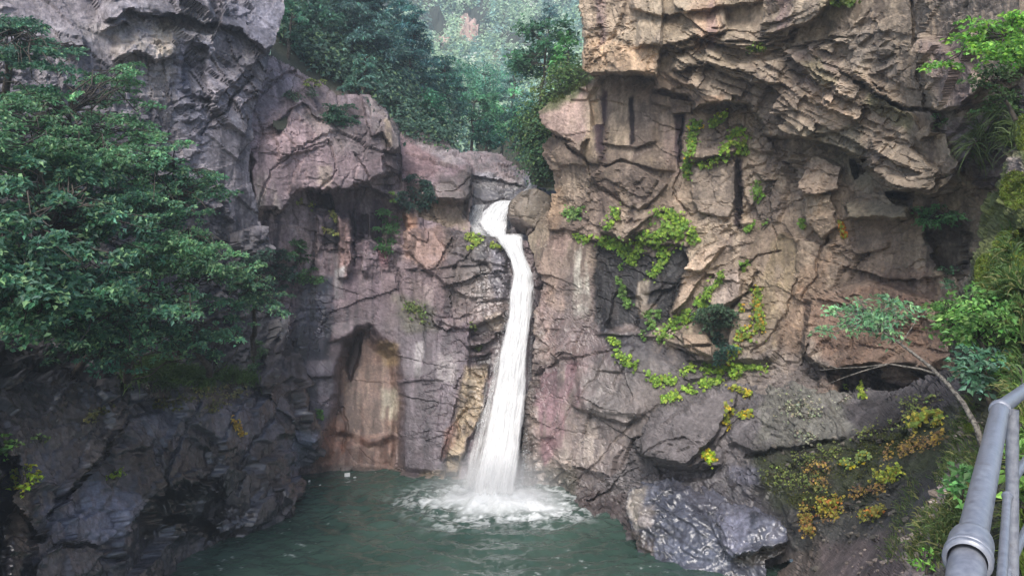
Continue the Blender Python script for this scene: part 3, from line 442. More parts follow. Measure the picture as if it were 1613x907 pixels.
cc_paints = [
    *[([(a, c), (b, c), (b + e, d), (a + e, d)], k, o, 3, 4, .6, .2) for a, b, c, d, e, k, o in [(528, 540, 312, 345, -2, S(40, 30, 40), .9), (552, 562, 318, 384, 0, S(38, 30, 38), .9), (566, 580, 320, 386, 0, S(56, 40, 50), .8), (586, 596, 310, 380, 2, S(44, 36, 44), .8), (508, 518, 350, 446, 0, S(26, 24, 30), .95), (519, 526, 352, 470, -2, S(200, 200, 196), .8), (528, 533, 400, 470, 0, S(190, 188, 184), .6), (640, 648, 400, 470, 3, S(78, 64, 72), .7), (586, 594, 430, 520, 0, S(84, 70, 78), .7), (548, 556, 440, 520, -3, S(88, 74, 84), .6), (700, 708, 520, 640, -4, S(84, 76, 84), .6), (672, 680, 600, 740, 0, S(74, 68, 76), .6), (640, 650, 560, 740, 0, S(80, 70, 78), .7), (408, 420, 250, 330, -4, S(196, 186, 176), .6), (440, 452, 250, 320, -6, S(90, 78, 86), .6), (470, 480, 250, 300, -4, S(100, 84, 92), .6)]],
    (R_(380, 60, 660, 310), S(156, 138, 140), 0.55, 25, 20), ([(390, 230), (470, 190), (560, 200), (600, 260), (520, 295), (400, 310)], S(168, 142, 142), 0.7, 14, 12), ([(430, 195), (510, 190), (525, 215), (440, 245)], S(176, 148, 146), 0.6, 8, 8), ([(470, 180), (540, 170), (560, 230), (530, 240)], S(176, 162, 152), 0.5, 12, 10), ([(380, 90), (430, 90), (470, 130), (400, 200), (380, 200)], S(140, 130, 140), 0.7, 14, 10), ([(400, 290), (425, 270), (440, 330), (410, 340)], S(186, 172, 158), 0.6, 6, 6, 0.5), ([(500, 262), (520, 262), (520, 295), (500, 290)], S(196, 178, 150), 0.5, 5, 4),
    ([(575, 150), (628, 190), (634, 240), (600, 235)], S(148, 138, 130), 0.6, 8, 8), ([(605, 190), (615, 190), (615, 230), (606, 232)], S(196, 172, 134), 0.6, 3, 3), ([(520, 190), (560, 170), (600, 240), (570, 260)], S(110, 104, 106), 0.5, 14, 12),
    ([(480, 300), (640, 300), (640, 400), (560, 420), (500, 380)], S(84, 70, 80), 0.7, 12, 10, 0.5), ([(490, 350), (510, 350), (505, 430), (490, 420)], S(40, 38, 46), 0.9, 5, 6, 0.4), ([(510, 355), (535, 350), (535, 440), (515, 440)], S(52, 48, 54), 0.8, 5, 6, 0.5), ([(535, 345), (552, 345), (548, 440), (536, 440)], S(170, 136, 126), 0.7, 4, 4), ([(528, 430), (545, 420), (540, 470), (525, 470)], S(196, 200, 196), 0.7, 4, 5, 0.5), ([(555, 340), (612, 330), (615, 380), (560, 390)], S(70, 56, 66), 0.8, 6, 6, 0.5),
    ([(478, 440), (525, 440), (528, 500), (515, 560), (470, 575), (458, 560), (470, 490)], S(40, 44, 62), 0.95, 7, 8, 0, 0.15), ([(490, 440), (500, 440), (496, 500), (488, 500)], S(24, 24, 30), 0.9, 4, 4), ([(460, 575), (530, 560), (530, 640), (500, 690), (470, 640)], S(84, 80, 92), 0.8, 14, 10), ([(525, 440), (640, 420), (640, 520), (570, 520), (530, 560)], S(122, 104, 110), 0.8, 14, 10, 0.15), ([(560, 395), (610, 395), (610, 425), (560, 425)], S(158, 136, 140), 0.6, 6, 6, 0.3), ([(595, 390), (612, 390), (612, 425), (600, 425)], S(140, 84, 92), 0.6, 4, 4),
    ([(636, 365), (700, 355), (720, 380), (690, 430), (640, 410)], S(160, 128, 110), 0.75, 8, 8), ([(634, 335), (662, 335), (655, 360), (636, 362)], S(190, 140, 100), 0.7, 5, 5), ([(700, 360), (780, 376), (800, 420), (790, 470), (740, 470), (710, 420)], S(112, 106, 100), 0.7, 10, 8), ([(690, 420), (800, 420), (800, 510), (720, 510)], S(140, 126, 116), 0.6, 12, 10), ([(770, 380), (800, 395), (805, 470), (780, 470)], S(118, 120, 134), 0.5, 6, 6), ([(600, 420), (700, 420), (700, 500), (620, 520)], S(126, 108, 106), 0.6, 14, 12), ([(635, 440), (690, 440), (700, 490), (650, 480)], S(168, 150, 140), 0.4, 10, 12, 0.3, 0.7),
    (R_(628, 520, 740, 750), S(114, 104, 110), 0.75, 14, 8), ([(655, 540), (668, 540), (662, 600), (652, 600)], S(196, 190, 186), 0.5, 3, 8, 0.5, 0.7), ([(690, 560), (725, 560), (718, 600), (690, 600)], S(176, 168, 162), 0.5, 6, 8, 0, 0.7), ([(735, 575), (768, 575), (760, 650), (735, 690), (722, 745), (700, 745), (715, 680)], S(184, 162, 124), 0.85, 6, 6), ([(700, 680), (722, 660), (718, 700), (696, 720)], S(140, 96, 74), 0.6, 4, 4), ([(740, 515), (790, 500), (788, 570), (745, 590)], S(84, 78, 76), 0.6, 8, 8), ([(765, 498), (792, 492), (790, 520), (772, 522)], S(190, 172, 150), 0.7, 4, 4),
    ([(566, 522), (622, 555), (628, 640), (622, 742), (500, 745), (525, 680), (540, 590)], S(150, 118, 98), 0.9, 14, 8, 0, 0.15), ([(598, 540), (625, 545), (628, 575), (600, 578)], S(176, 146, 96), 0.8, 6, 5), ([(548, 590), (600, 575), (624, 620), (622, 680), (560, 690), (540, 650)], S(184, 156, 132), 0.65, 10, 8, 0.5), ([(545, 540), (570, 522), (572, 560), (550, 610)], S(66, 44, 40), 0.9, 6, 4), ([(575, 525), (590, 530), (588, 600), (580, 600)], S(72, 50, 48), 0.85, 4, 4, 0.4), ([(592, 560), (602, 560), (600, 640), (592, 640)], S(96, 60, 52), 0.7, 3, 3, 0.3), ([(550, 640), (600, 640), (600, 720), (540, 720)], S(116, 76, 64), 0.55, 10, 6, 0.8), ([(500, 700), (540, 640), (545, 700), (520, 745), (495, 745)], S(146, 98, 72), 0.7, 8, 5), ([(600, 615), (625, 615), (622, 660), (604, 660)], S(192, 190, 160), 0.6, 6, 5),
    *[([(u, v0), (u + w, v0), (u + w + e, v1), (u + e, v1)], k, .8, 3, 3, .7, .25) for u, w, v0, v1, e, k in [(556, 7, 600, 735, -14, S(92, 54, 40)), (572, 6, 560, 740, -8, S(110, 66, 46)), (588, 5, 610, 735, -3, S(84, 50, 42)), (606, 6, 640, 740, 0, S(112, 72, 52)), (540, 8, 660, 740, -14, S(120, 70, 44)), (616, 5, 580, 720, 0, S(96, 66, 54))]],
    ([(500, 735), (640, 738), (720, 745), (720, 775), (500, 770)], S(84, 74, 66), 0.6, 6, 5), ([(660, 742), (720, 742), (720, 760), (660, 760)], S(150, 130, 96), 0.6, 4, 5), ([(715, 455), (760, 455), (760, 475), (720, 470)], S(190, 178, 168), 0.4, 4, 8, 0, .7), ([(620, 470), (680, 480), (690, 520), (640, 520)], S(98, 104, 70), 0.5, 8, 10)]
cliff_centre = sheet("cliff_centre", cc_out, cc_ctrl, 2.0, 4, blocky(0.6, 0.55, 0.7, 0.7, 12, 2.5, 2.2, 0.9, 0, 21), cc_feats, rockcol(S(132, 116, 118), S(124, 104, 108), S(156, 138, 132), S(56, 50, 60), 0.8, 0.45, 9), cc_paints, back=3, calm=[([(566, 522), (622, 555), (628, 640), (624, 742), (500, 745), (525, 680), (540, 590)], .88), ([(480, 430), (640, 430), (640, 520), (560, 520), (520, 600), (465, 600)], .55), (R_(632, 520, 720, 740), .45), ([(400, 210), (540, 190), (600, 260), (500, 290), (410, 300)], .3)],
                     wets=[([(478, 440), (525, 440), (515, 560), (458, 560)], 0.85, 14), (R_(470, 480, 740, 780), 0.5, 30), (R_(740, 380, 862, 800), 0.8, 20)])

# left-hand cliff behind the trees
cl_out = [(-70, -45), (452, -45), (449, 20), (440, 62), (428, 84), (420, 120), (400, 190), (398, 300), (420, 380), (440, 470), (455, 500), (440, 620), (300, 680), (-70, 680)]
cl_ctrl = [(-60, 0, 20), (0, 300, 18.6), (0, 580, 17), (-60, 600, 16), (200, 0, 24), (200, 300, 22.5), (200, 600, 20.5), (400, 0, 28), (430, 80, 28), (400, 300, 27), (410, 600, 26), (300, 150, 25), (445, 10, 28.6), (450, 500, 28)]
cl_feats = [('ledge', [(160, 38), (200, 18), (245, 24), (300, 22), (330, 40)], 0.9, 60, 6), ('ledge', [(160, 55), (190, 36), (200, 42)], 0.6, 20, 4), ('poly', [(235, 26), (300, 26), (335, 42), (330, 60), (250, 46)], -0.6, 7, 5), ('ledge', [(180, 96), (215, 84), (240, 95), (275, 90)], 0.6, 55, 6), ('ramp', [(84, 44), (120, 46), (132, 78), (92, 76)], 0.2, 0.8, 5), ('poly', [(292, 70), (320, 80), (330, 160), (300, 170), (285, 120)], -0.6, 12, 6),
            ('ramp', [(340, -60), (460, -60), (446, 70), (420, 80), (380, 50), (345, 40)], 0.2, 0.8, 8), ('crack', [(315, 210), (350, 170), (400, 120)], 6, 0.5), ('ledge', [(300, 150), (330, 160), (370, 130), (410, 90)], 0.35, 40), ('strata', [(280, 30), (440, 60), (420, 200), (300, 220)], 60, 26, 0.5, 20), ('strata', [(60, 90), (280, 90), (280, 180), (60, 150)], 80, 22, 0.35, 15)]
cl_paints = [([(160, 50), (280, 30), (290, 90), (180, 95)], S(160, 146, 130), 0.7, 10, 10, 0.3), ([(240, 45), (275, 45), (275, 85), (240, 88)], S(196, 176, 148), 0.6, 8, 6), ([(230, 95), (280, 90), (270, 200), (240, 150)], S(156, 144, 136), 0.6, 10, 10), ([(270, 60), (330, 70), (330, 250), (280, 200)], S(112, 112, 128), 0.7, 14, 10), ([(340, 20), (450, -20), (440, 70), (360, 70)], S(126, 124, 140), 0.7, 14, 10), ([(320, 130), (400, 100), (420, 180), (340, 230)], S(156, 146, 152), 0.7, 14, 10),
             ([(-70, 250), (120, 250), (440, 420), (440, 680), (-70, 680)], S(66, 66, 66), 0.75, 50, 20), ([(0, 0), (150, 0), (150, 40), (0, 30)], S(134, 122, 126), 0.6, 15, 10), ([(260, 200), (400, 200), (400, 300), (300, 280)], S(150, 140, 146), 0.5, 15, 12)]  # dark rock behind the crowns, with their shade painted in
cliff_left = sheet("cliff_left", cl_out, cl_ctrl, 2.3, 4, blocky(0.9, 1.2, 1.0, 1.0, 35, 2.0, 1.5, 1.0, 0, 41), cl_feats, rockcol(S(140, 132, 136), S(130, 122, 126), S(170, 160, 154), S(62, 62, 76), 0.6, 0.45, 15), cl_paints, back=3)

# domes behind the upper cascade
hw_out = [(606, 235), (626, 208), (650, 203), (690, 214), (716, 232), (728, 242), (744, 262), (746, 300), (740, 340), (744, 380), (600, 390)]
dome = sheet("rock_dome", hw_out, [(630, 250, 34.2), (640, 210, 37.0), (690, 218, 36.6), (690, 260, 34.4), (735, 265, 34.6), (735, 340, 33.4), (700, 300, 33.4), (640, 330, 33.2), (700, 370, 33)], 1.8, 3, blocky(0.35, 0.8, 1, 0.8, 30, 2.4, 1.6, 0.9, 0, 61),
             [('ramp', [(700, 268), (735, 258), (745, 275), (735, 310), (690, 312), (685, 290)], 0.2, 0.7, 8), ('crack', [(690, 300), (720, 296), (738, 280)], 4, 0.3), ('ledge', [(660, 310), (690, 314), (730, 312)], 0.4, 20), ('poly', [(660, 320), (735, 316), (740, 350), (700, 360), (660, 350)], -0.3, 8)],
             rockcol(S(140, 118, 120), S(128, 106, 110), S(150, 136, 126), S(90, 74, 82), 0.35, 0.4, 23),
             [([(628, 230), (680, 235), (690, 270), (640, 300)], S(140, 106, 104), 0.6, 10, 10), ([(640, 205), (720, 235), (735, 260), (700, 255), (650, 225)], S(156, 146, 146), 0.7, 8, 8), ([(690, 280), (740, 265), (738, 310), (690, 320)], S(96, 90, 84), 0.7, 8, 8), ([(660, 315), (735, 315), (735, 360), (660, 360)], S(142, 124, 96), 0.7, 8, 8), ([(735, 265), (748, 270), (745, 345), (730, 345)], S(70, 66, 66), 0.8, 5, 5)], back=3)
hb_out = [(700, 260), (726, 242), (740, 238), (766, 236), (792, 244), (808, 258), (818, 266), (834, 272), (838, 288), (862, 296), (884, 300), (884, 390), (715, 390)]
headwall = sheet("headwall", hb_out, [(740, 245, 38.5), (800, 250, 39.0), (830, 275, 39), (740, 330, 36.4), (800, 330, 36.4), (825, 300, 37), (780, 385, 33.2), (730, 385, 33.4), (835, 385, 33.4)], 1.8, 3, blocky(0.3, 0.7, 1, 0.8, 5, 2.2, 1.2, 0.8, 0, 71),
                 [('ledge', [(735, 275), (760, 280), (800, 285), (830, 292)], 0.4, 40, 4), ('strata', [(735, 238), (830, 255), (830, 285), (740, 275)], 88, 18, 0.25, 6), ('ledge', [(745, 322), (770, 326), (800, 318)], -0.3, 10)],
                 rockcol(S(128, 116, 116), S(110, 102, 104), S(144, 132, 126), S(74, 66, 70), 0.5, 0.3, 33), [([(735, 238), (800, 245), (830, 275), (800, 280), (740, 270)], S(142, 122, 122), 0.7, 8, 8, 0.3), ([(735, 280), (830, 290), (800, 345), (735, 345)], S(92, 90, 94), 0.8, 8, 8), ([(750, 270), (785, 280), (770, 285), (750, 280)], S(160, 158, 168), 0.6, 4, 4)], back=3, wets=[(R_(730, 275, 840, 390), 0.7, 10)])
tt, pp = np.meshgrid(np.linspace(0, 2 * math.pi, 97)[:-1], np.linspace(0.02, math.pi - .02, 56)); dx, dy, dz = np.cos(tt) * np.sin(pp), np.sin(tt) * np.sin(pp), np.cos(pp)
h_, e_, t_ = facets(dx * 1.4, dy * 1.4, dz * 1.4, 83, .8, .4); rad = 1 + .10 * h_ + .07 * fbm(dx * 2, dy * 2, dz * 2, 84, 4) - .03 * (1 - sm(e_, 0, .05)); q = np.abs(np.stack([dx, dy, dz], -1)); rad = rad * (q ** 2.6).sum(-1) ** (-1 / 2.6)
bx, bz = rot(dx * rad * 1.02, dz * rad * .92, 32); cb_ = at(838, 334, 33.0); bv = np.stack([cb_[0] + bx, cb_[1] + dy * rad * .9, cb_[2] + bz], -1)
R0 = {"tint": t_ * .3 + .35}; bc = rockcol(S(124, 114, 102), S(112, 102, 94), S(136, 124, 112), S(66, 58, 56), 0.3, 0.25, 43)(bv[..., 0], bv[..., 1], bv[..., 2], tt, pp, R0, None)
bc = lerp(bc, S(58, 46, 46), .8 * sm(-(bv[..., 2] - cb_[2]) - .5 * (bv[..., 0] - cb_[0]) + .15 * fbm(bx * 2, dy * 2, bz * 2, 85, 3), .45, .75))  # shade of the underside painted in, low on the left
ni, nj = tt.shape; ii = np.arange(ni * nj).reshape(ni, nj); i2 = np.roll(ii, -1, 1); bf = np.stack([ii[:-1], ii[1:], i2[1:], i2[:-1]], -1).reshape(-1, 4)
chute = mesh_obj("boulder", bv.reshape(-1, 3), bf, ROCK, colors=bc.reshape(-1, 3), extra={"wet": np.full(ni * nj, .35)})
rock_v.append(bv.reshape(-1, 3)); rock_f.append(bf + rock_n); rock_n += ni * nj
tag(chute, "rounded grey-brown boulder wedged beside the upper cascade", "boulder")

# lower right: grey slabs, moss slope
lr_out = [(868, 800), (905, 790), (940, 760), (985, 735), (1000, 690), (1020, 650), (1060, 620), (1110, 600), (1180, 600), (1250, 600), (1300, 620), (1360, 610), (1420, 610), (1490, 590), (1560, 600), (1600, 700), (1560, 960), (1180, 960), (1222, 900), (1245, 880), (1180, 905), (1090, 905), (1000, 880), (940, 850), (880, 815)]
lr_ctrl = [(905, 790, 26.6), (880, 812, 25.2), (960, 815, 24.8), (1000, 850, 22.6), (1050, 872, 21.3), (1100, 886, 20.6), (1180, 890, 20.3), (1230, 895, 20.0), (1300, 907, 15.5), (1400, 907, 11.5), (1480, 907, 8.5), (1300, 700, 19.5), (1400, 700, 16.5), (1480, 650, 14.5), (1230, 800, 19.8), (1150, 745, 22.0), (1050, 765, 23.0), (1050, 650, 24.2), (1000, 660, 25.4), (1200, 640, 22.6), (1300, 620, 21.3), (1420, 620, 19), (1540, 610, 15), (1560, 800, 9), (1400, 800, 14), (1300, 800, 17.5), (1200, 960, 19), (1300, 960, 13.5)]
lr_feats = [('ramp', [(1020, 640), (1090, 600), (1160, 620), (1130, 680), (1080, 730), (1010, 720)], 0.5, 0.7, 8), ('crack', [(1100, 735), (1150, 680), (1175, 640)], 7, 0.5), ('ledge', [(1000, 712), (1050, 735), (1110, 742), (1140, 730)], 0.5, 50, 4), ('poly', [(1030, 735), (1130, 735), (1120, 755), (1040, 755)], -0.4, 8), ('crack', [(990, 735), (1040, 700), (1080, 690)], 4, 0.25), ('crack', [(1180, 720), (1240, 705), (1300, 700)], 9, 0.5), ('poly', [(1160, 640), (1300, 620), (1330, 690), (1200, 715), (1150, 700)], 0.35, 14),
            ('strata', [(890, 780), (980, 720), (1040, 740), (1000, 830), (930, 820)], -38, 20, 0.35, 12), ('ledge', [(1260, 830), (1320, 810), (1370, 780), (1410, 760)], -0.35, 24), ('crack', [(1330, 808), (1400, 775), (1440, 750)], 7, 0.3), ('ledge', [(1340, 690), (1420, 690), (1480, 670)], 0.3, 30), ('poly', [(1290, 905), (1380, 850), (1460, 850), (1440, 960), (1260, 960)], 0.3, 16)]
DIRT, MOSS = S(70, 68, 62), S(66, 74, 42)
lr_paints = [(R_(880, 600, 1190, 900), S(106, 100, 102), 0.5, 20, 12), ([(880, 790), (940, 770), (1010, 790), (1000, 850), (930, 830)], S(70, 56, 54), 0.8, 10, 10), ([(1020, 640), (1090, 605), (1160, 625), (1120, 690), (1080, 730), (1010, 710)], S(120, 112, 112), 0.7, 8, 8), ([(1000, 745), (1200, 735), (1240, 790), (1240, 830), (1100, 800), (1020, 770)], S(74, 70, 76), 0.8, 12, 10),
             ([(1190, 700), (1330, 690), (1480, 640), (1560, 620), (1540, 740), (1420, 800), (1300, 830), (1240, 830), (1190, 760)], DIRT, 0.9, 14, 14, 0, 0.2), ([(1190, 720), (1330, 700), (1500, 640), (1500, 720), (1340, 800), (1230, 800)], MOSS, 0.85, 16, 16, 0, 0.5), ([(1350, 690), (1420, 670), (1480, 670), (1440, 710), (1370, 720)], S(58, 68, 30), 0.6, 10, 10),
             ([(1200, 610), (1330, 600), (1340, 680), (1260, 700), (1200, 690)], S(128, 126, 114), 0.75, 12, 14, 0, 0.5), ([(1330, 640), (1500, 600), (1500, 640), (1360, 690)], S(62, 56, 58), 0.7, 10, 10), ([(1240, 830), (1330, 800), (1420, 780), (1470, 800), (1440, 860), (1260, 880)], S(94, 92, 84), 0.8, 12, 12), ([(1230, 880), (1300, 850), (1320, 960), (1200, 960)], S(124, 106, 92), 0.7, 12, 12), ([(1300, 860), (1460, 830), (1480, 960), (1310, 960)], S(140, 120, 116), 0.8, 14, 14), ([(1150, 745), (1200, 735), (1200, 760), (1150, 760)], S(110, 110, 128), 0.5, 8, 8)]
lower = sheet("rocky_slope_right", lr_out, lr_ctrl, 2.0, 4, blocky(0.4, 0.8, 0.7, 1.0, -28, 1.7, 1.1, 0.9, 0, 91), lr_feats, rockcol(S(110, 104, 106), S(100, 94, 96), S(130, 122, 120), S(58, 54, 58), 0.3, 0.35, 53), lr_paints, back=1.5, calm=[([(1230, 840), (1480, 770), (1500, 960), (1220, 960)], .55)],
              wets=[(R_(870, 740, 1000, 900), 0.6, 15), ([(1000, 740), (1240, 740), (1240, 900), (1000, 900)], 0.6, 20)])
# the polished wet boulder at the water's edge
wb_out = [(986, 790), (992, 768), (1010, 756), (1060, 752), (1120, 762), (1165, 790), (1200, 806), (1240, 826), (1246, 850), (1238, 870), (1205, 884), (1210, 910), (1080, 905), (1000, 870), (990, 830)]
wet_boulder = sheet("boulder", wb_out, [(990, 790, 23.2), (1010, 760, 23.4), (1100, 765, 22.4), (1160, 795, 21.2), (1240, 830, 19.8), (1240, 870, 19.6), (1190, 888, 19.7), (1100, 884, 20.4), (1040, 866, 21.3), (1010, 820, 21.9), (1100, 820, 20.8), (1180, 840, 19.8), (1060, 800, 21.6), (1200, 905, 19.3), (1080, 903, 20)], 1.8, 4,
                    blocky(0.4, 0.5, 0.15, 1.3, 28, 1.3, 0.7, 0.8, 0, 101), [('strata', [(990, 780), (1060, 760), (1160, 790), (1150, 890), (1000, 870)], 33, 24, 0.2, 8), ('ramp', [(1130, 815), (1190, 808), (1244, 830), (1240, 850), (1180, 870), (1150, 875), (1135, 850)], 0.2, 0.5, 8), ('crack', [(1148, 812), (1132, 830), (1150, 868), (1170, 878)], 5, 0.35), ('ledge', [(1150, 880), (1180, 868), (1215, 864), (1244, 850)], 0.35, 14, 3), ('crack', [(995, 800), (1025, 790), (1060, 775)], 4, 0.25), ('crack', [(1000, 815), (1050, 800)], 3, 0.2), ('ledge', [(1080, 800), (1110, 805), (1140, 812)], -0.25, 14)],
                    rockcol(S(78, 80, 92), S(64, 66, 78), S(100, 100, 112), S(40, 38, 42), 0.4, 0.6, 63), [([(986, 790), (1000, 770), (1020, 765), (1010, 800), (1000, 830)], S(180, 166, 146), 0.7, 6, 5), ([(1010, 800), (1030, 795), (1025, 830), (1005, 830)], S(176, 162, 150), 0.6, 5, 5), ([(1060, 752), (1150, 775), (1240, 826), (1190, 808), (1130, 812), (1090, 790)], S(88, 86, 96), 0.8, 8, 8), ([(1130, 815), (1180, 812), (1180, 860), (1150, 870)], S(128, 128, 146), 0.7, 8, 8), ([(1150, 880), (1244, 852), (1240, 875), (1190, 890)], S(90, 80, 68), 0.85, 4, 4), ([(990, 830), (1030, 850), (1030, 880), (990, 860)], S(86, 74, 64), 0.8, 6, 6), ([(1050, 850), (1150, 870), (1150, 890), (1060, 885)], S(92, 98, 116), 0.5, 8, 8)],
                    back=1.2, kind=None, wets=[(R_(980, 740, 1260, 920), 0.9, 5)], smooth=True)
tag(wet_boulder, "big polished blue-grey wet boulder at the pool's right edge", "boulder")

# left shore: dark wet slabs
ls_out = [(-70, 530), (120, 560), (250, 590), (330, 612), (395, 596), (420, 560), (440, 510), (458, 480), (468, 540), (480, 600), (492, 650), (506, 690), (498, 720), (486, 742), (470, 790), (466, 812), (420, 840), (330, 880), (280, 910), (250, 950), (-70, 960)]
ls_ctrl = [(466, 806, 25.2), (490, 745, 29.4), (505, 690, 29.3), (462, 520, 28.6), (440, 560, 27), (400, 610, 25), (430, 700, 25.4), (420, 820, 24.0), (340, 850, 22.2), (270, 900, 19.8), (330, 630, 22.4), (330, 760, 22.0), (200, 620, 19), (150, 700, 17.4), (150, 850, 16.6), (0, 580, 16), (0, 750, 14.2), (0, 907, 13), (80, 907, 14.6), (200, 910, 17.8), (-60, 750, 12.6), (250, 700, 20.2)]
ls_feats = [('strata', [(-70, 560), (220, 600), (300, 640), (250, 780), (200, 900), (-70, 960)], -52, 120, 0.8, 14), ('strata', [(230, 620), (400, 600), (440, 640), (480, 780), (400, 840), (260, 860)], -62, 90, 0.6, 14), ('poly', [(-70, 600), (90, 590), (205, 640), (195, 680), (150, 740), (110, 790), (70, 840), (40, 780), (30, 720), (-70, 700)], 0.9, 6, 6), ('crack', [(205, 648), (160, 720), (100, 790), (62, 850)], 9, 0.9, 4), ('poly', [(226, 815), (240, 792), (262, 770), (300, 776), (335, 768), (358, 800), (346, 836), (300, 826), (260, 830)], -0.75, 34, 18), ('ledge', [(230, 822), (290, 824), (340, 832)], -0.6, 14, 4),
            ('poly', [(30, 730), (60, 770), (60, 850), (40, 907), (20, 907)], 0.5, 8), ('poly', [(405, 600), (455, 520), (470, 600), (505, 690), (480, 700), (440, 640)], 0.5, 10), ('crack', [(340, 700), (370, 650), (410, 610)], 5, 0.3), ('crack', [(370, 780), (390, 720), (430, 660)], 5, 0.35), ('poly', [(70, 870), (110, 850), (210, 870), (230, 960), (60, 960)], 0.5, 8), ('crack', [(80, 862), (130, 860), (200, 885)], 6, 0.5), ('crack', [(250, 760), (300, 680), (320, 630)], 5, 0.3), ('ledge', [(440, 790), (455, 800), (468, 804)], 0.4, 30), ('poly', [(165, 690), (200, 660), (270, 650), (260, 690), (190, 720)], 0.25, 12), ('poly', [(428, 770), (470, 765), (470, 812), (440, 815)], 0.4, 6)]
ls_paints = [(R_(-70, 530, 520, 960), S(80, 78, 86), 0.45, 20, 15), (R_(-70, 520, 260, 660), S(58, 60, 66), 0.8, 25, 20), ([(90, 640), (180, 640), (190, 690), (150, 680)], S(128, 116, 108), 0.6, 12, 12), ([(30, 740), (55, 770), (60, 850), (40, 890), (25, 840)], S(122, 104, 84), 0.75, 6, 8), ([(80, 800), (150, 760), (200, 800), (190, 850), (100, 850)], S(136, 134, 152), 0.8, 14, 12), ([(110, 700), (170, 680), (200, 640), (110, 780)], S(84, 74, 74), 0.5, 10, 10), ([(220, 630), (300, 620), (290, 700), (220, 690)], S(118, 120, 134), 0.7, 14, 12), ([(330, 700), (420, 680), (460, 800), (380, 820)], S(56, 52, 54), 0.7, 14, 12), ([(440, 700), (490, 690), (485, 750), (460, 760)], S(120, 130, 158), 0.75, 8, 8), ([(360, 640), (430, 620), (440, 700), (380, 720)], S(108, 110, 128), 0.7, 12, 12), ([(60, 870), (200, 870), (180, 930), (60, 950)], S(88, 88, 96), 0.6, 12, 14),  # dark top strip paints tree shade; pale blue-grey patches paint sky sheen
             ([(250, 620), (330, 600), (400, 600), (330, 640)], S(90, 78, 56), 0.7, 8, 8), ([(-70, 680), (30, 720), (40, 900), (-70, 960)], S(40, 42, 50), 0.8, 10, 8), ([(230, 760), (350, 760), (360, 840), (230, 840)], S(36, 36, 32), 0.8, 8, 8), ([(200, 720), (330, 740), (240, 780)], S(60, 52, 50), 0.5, 14, 12), ([(150, 690), (212, 640), (200, 668), (120, 780)], S(146, 134, 124), .6, 6, 8), ([(100, 805), (190, 768), (222, 790), (190, 840), (120, 850)], S(150, 152, 172), .8, 8, 10), ([(250, 640), (330, 624), (320, 662), (260, 690)], S(124, 124, 136), .7, 8, 10), ([(330, 650), (402, 622), (392, 664), (340, 702)], S(120, 124, 142), .7, 8, 10), ([(440, 690), (497, 680), (482, 745)], S(134, 146, 174), .8, 6, 8), ([(70, 880), (150, 862), (210, 885), (160, 940)], S(112, 112, 124), .6, 8, 12), ([(400, 700), (440, 690), (450, 760), (410, 800)], S(100, 92, 92), .6, 8, 10)]  # cave shade painted near-black; pale patches paint sky sheen on the slabs
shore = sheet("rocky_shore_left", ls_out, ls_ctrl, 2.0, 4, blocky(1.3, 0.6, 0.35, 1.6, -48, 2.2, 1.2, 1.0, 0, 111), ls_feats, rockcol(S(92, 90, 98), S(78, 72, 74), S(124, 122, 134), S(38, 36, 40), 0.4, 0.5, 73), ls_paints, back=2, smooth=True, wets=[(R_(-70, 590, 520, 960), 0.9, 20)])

# near bank under the railing
nb_out = [(1380, 960), (1420, 880), (1445, 820), (1476, 770), (1492, 720), (1508, 660), (1510, 610), (1494, 560), (1500, 500), (1520, 440), (1540, 380), (1548, 320), (1572, 300), (1586, 230), (1600, 180), (1640, 130), (1720, 100), (1720, 960)]
nb_ctrl = [(1400, 930, 7.4), (1460, 800, 8.4), (1500, 700, 9.2), (1515, 600, 10.2), (1530, 450, 11.5), (1560, 340, 12.4), (1613, 230, 12.8), (1613, 400, 10.2), (1613, 600, 7.6), (1613, 900, 4.8), (1500, 930, 6.0), (1690, 600, 6.2), (1690, 150, 12)]
nb = sheet("grassy_bank", nb_out, nb_ctrl, 3.0, 8, lambda x, y, z, U, V, R: blocky(0.25, 0.7, 1, 1.5, 40, 1.2, 0.8, 0.6, 0, 121)(x, y, z, U, V, R), [('poly', [(1570, 250), (1640, 240), (1640, 360), (1590, 370)], 0.5, 20), ('poly', [(1530, 390), (1600, 360), (1620, 460), (1540, 470)], 0.5, 25)],
           rockcol(S(92, 84, 70), S(80, 76, 60), S(120, 108, 100), S(50, 46, 38), 0.3, 0.3, 83),
           [([(1420, 900), (1476, 770), (1500, 700), (1512, 720), (1480, 850), (1450, 930)], S(164, 144, 138), 0.85, 6, 8), ([(1505, 680), (1540, 660), (1540, 720), (1510, 730)], S(170, 150, 136), 0.6, 6, 6), ([(1540, 280), (1640, 230), (1640, 480), (1560, 480), (1535, 440)], S(108, 118, 44), 0.85, 14, 12, 0, 0.3), ([(1500, 480), (1613, 470), (1640, 960), (1500, 960), (1520, 700)], S(60, 64, 34), 0.7, 20, 15), ([(1590, 250), (1613, 250), (1613, 330), (1595, 320)], S(170, 146, 140), 0.8, 4, 5)], back=1.0)

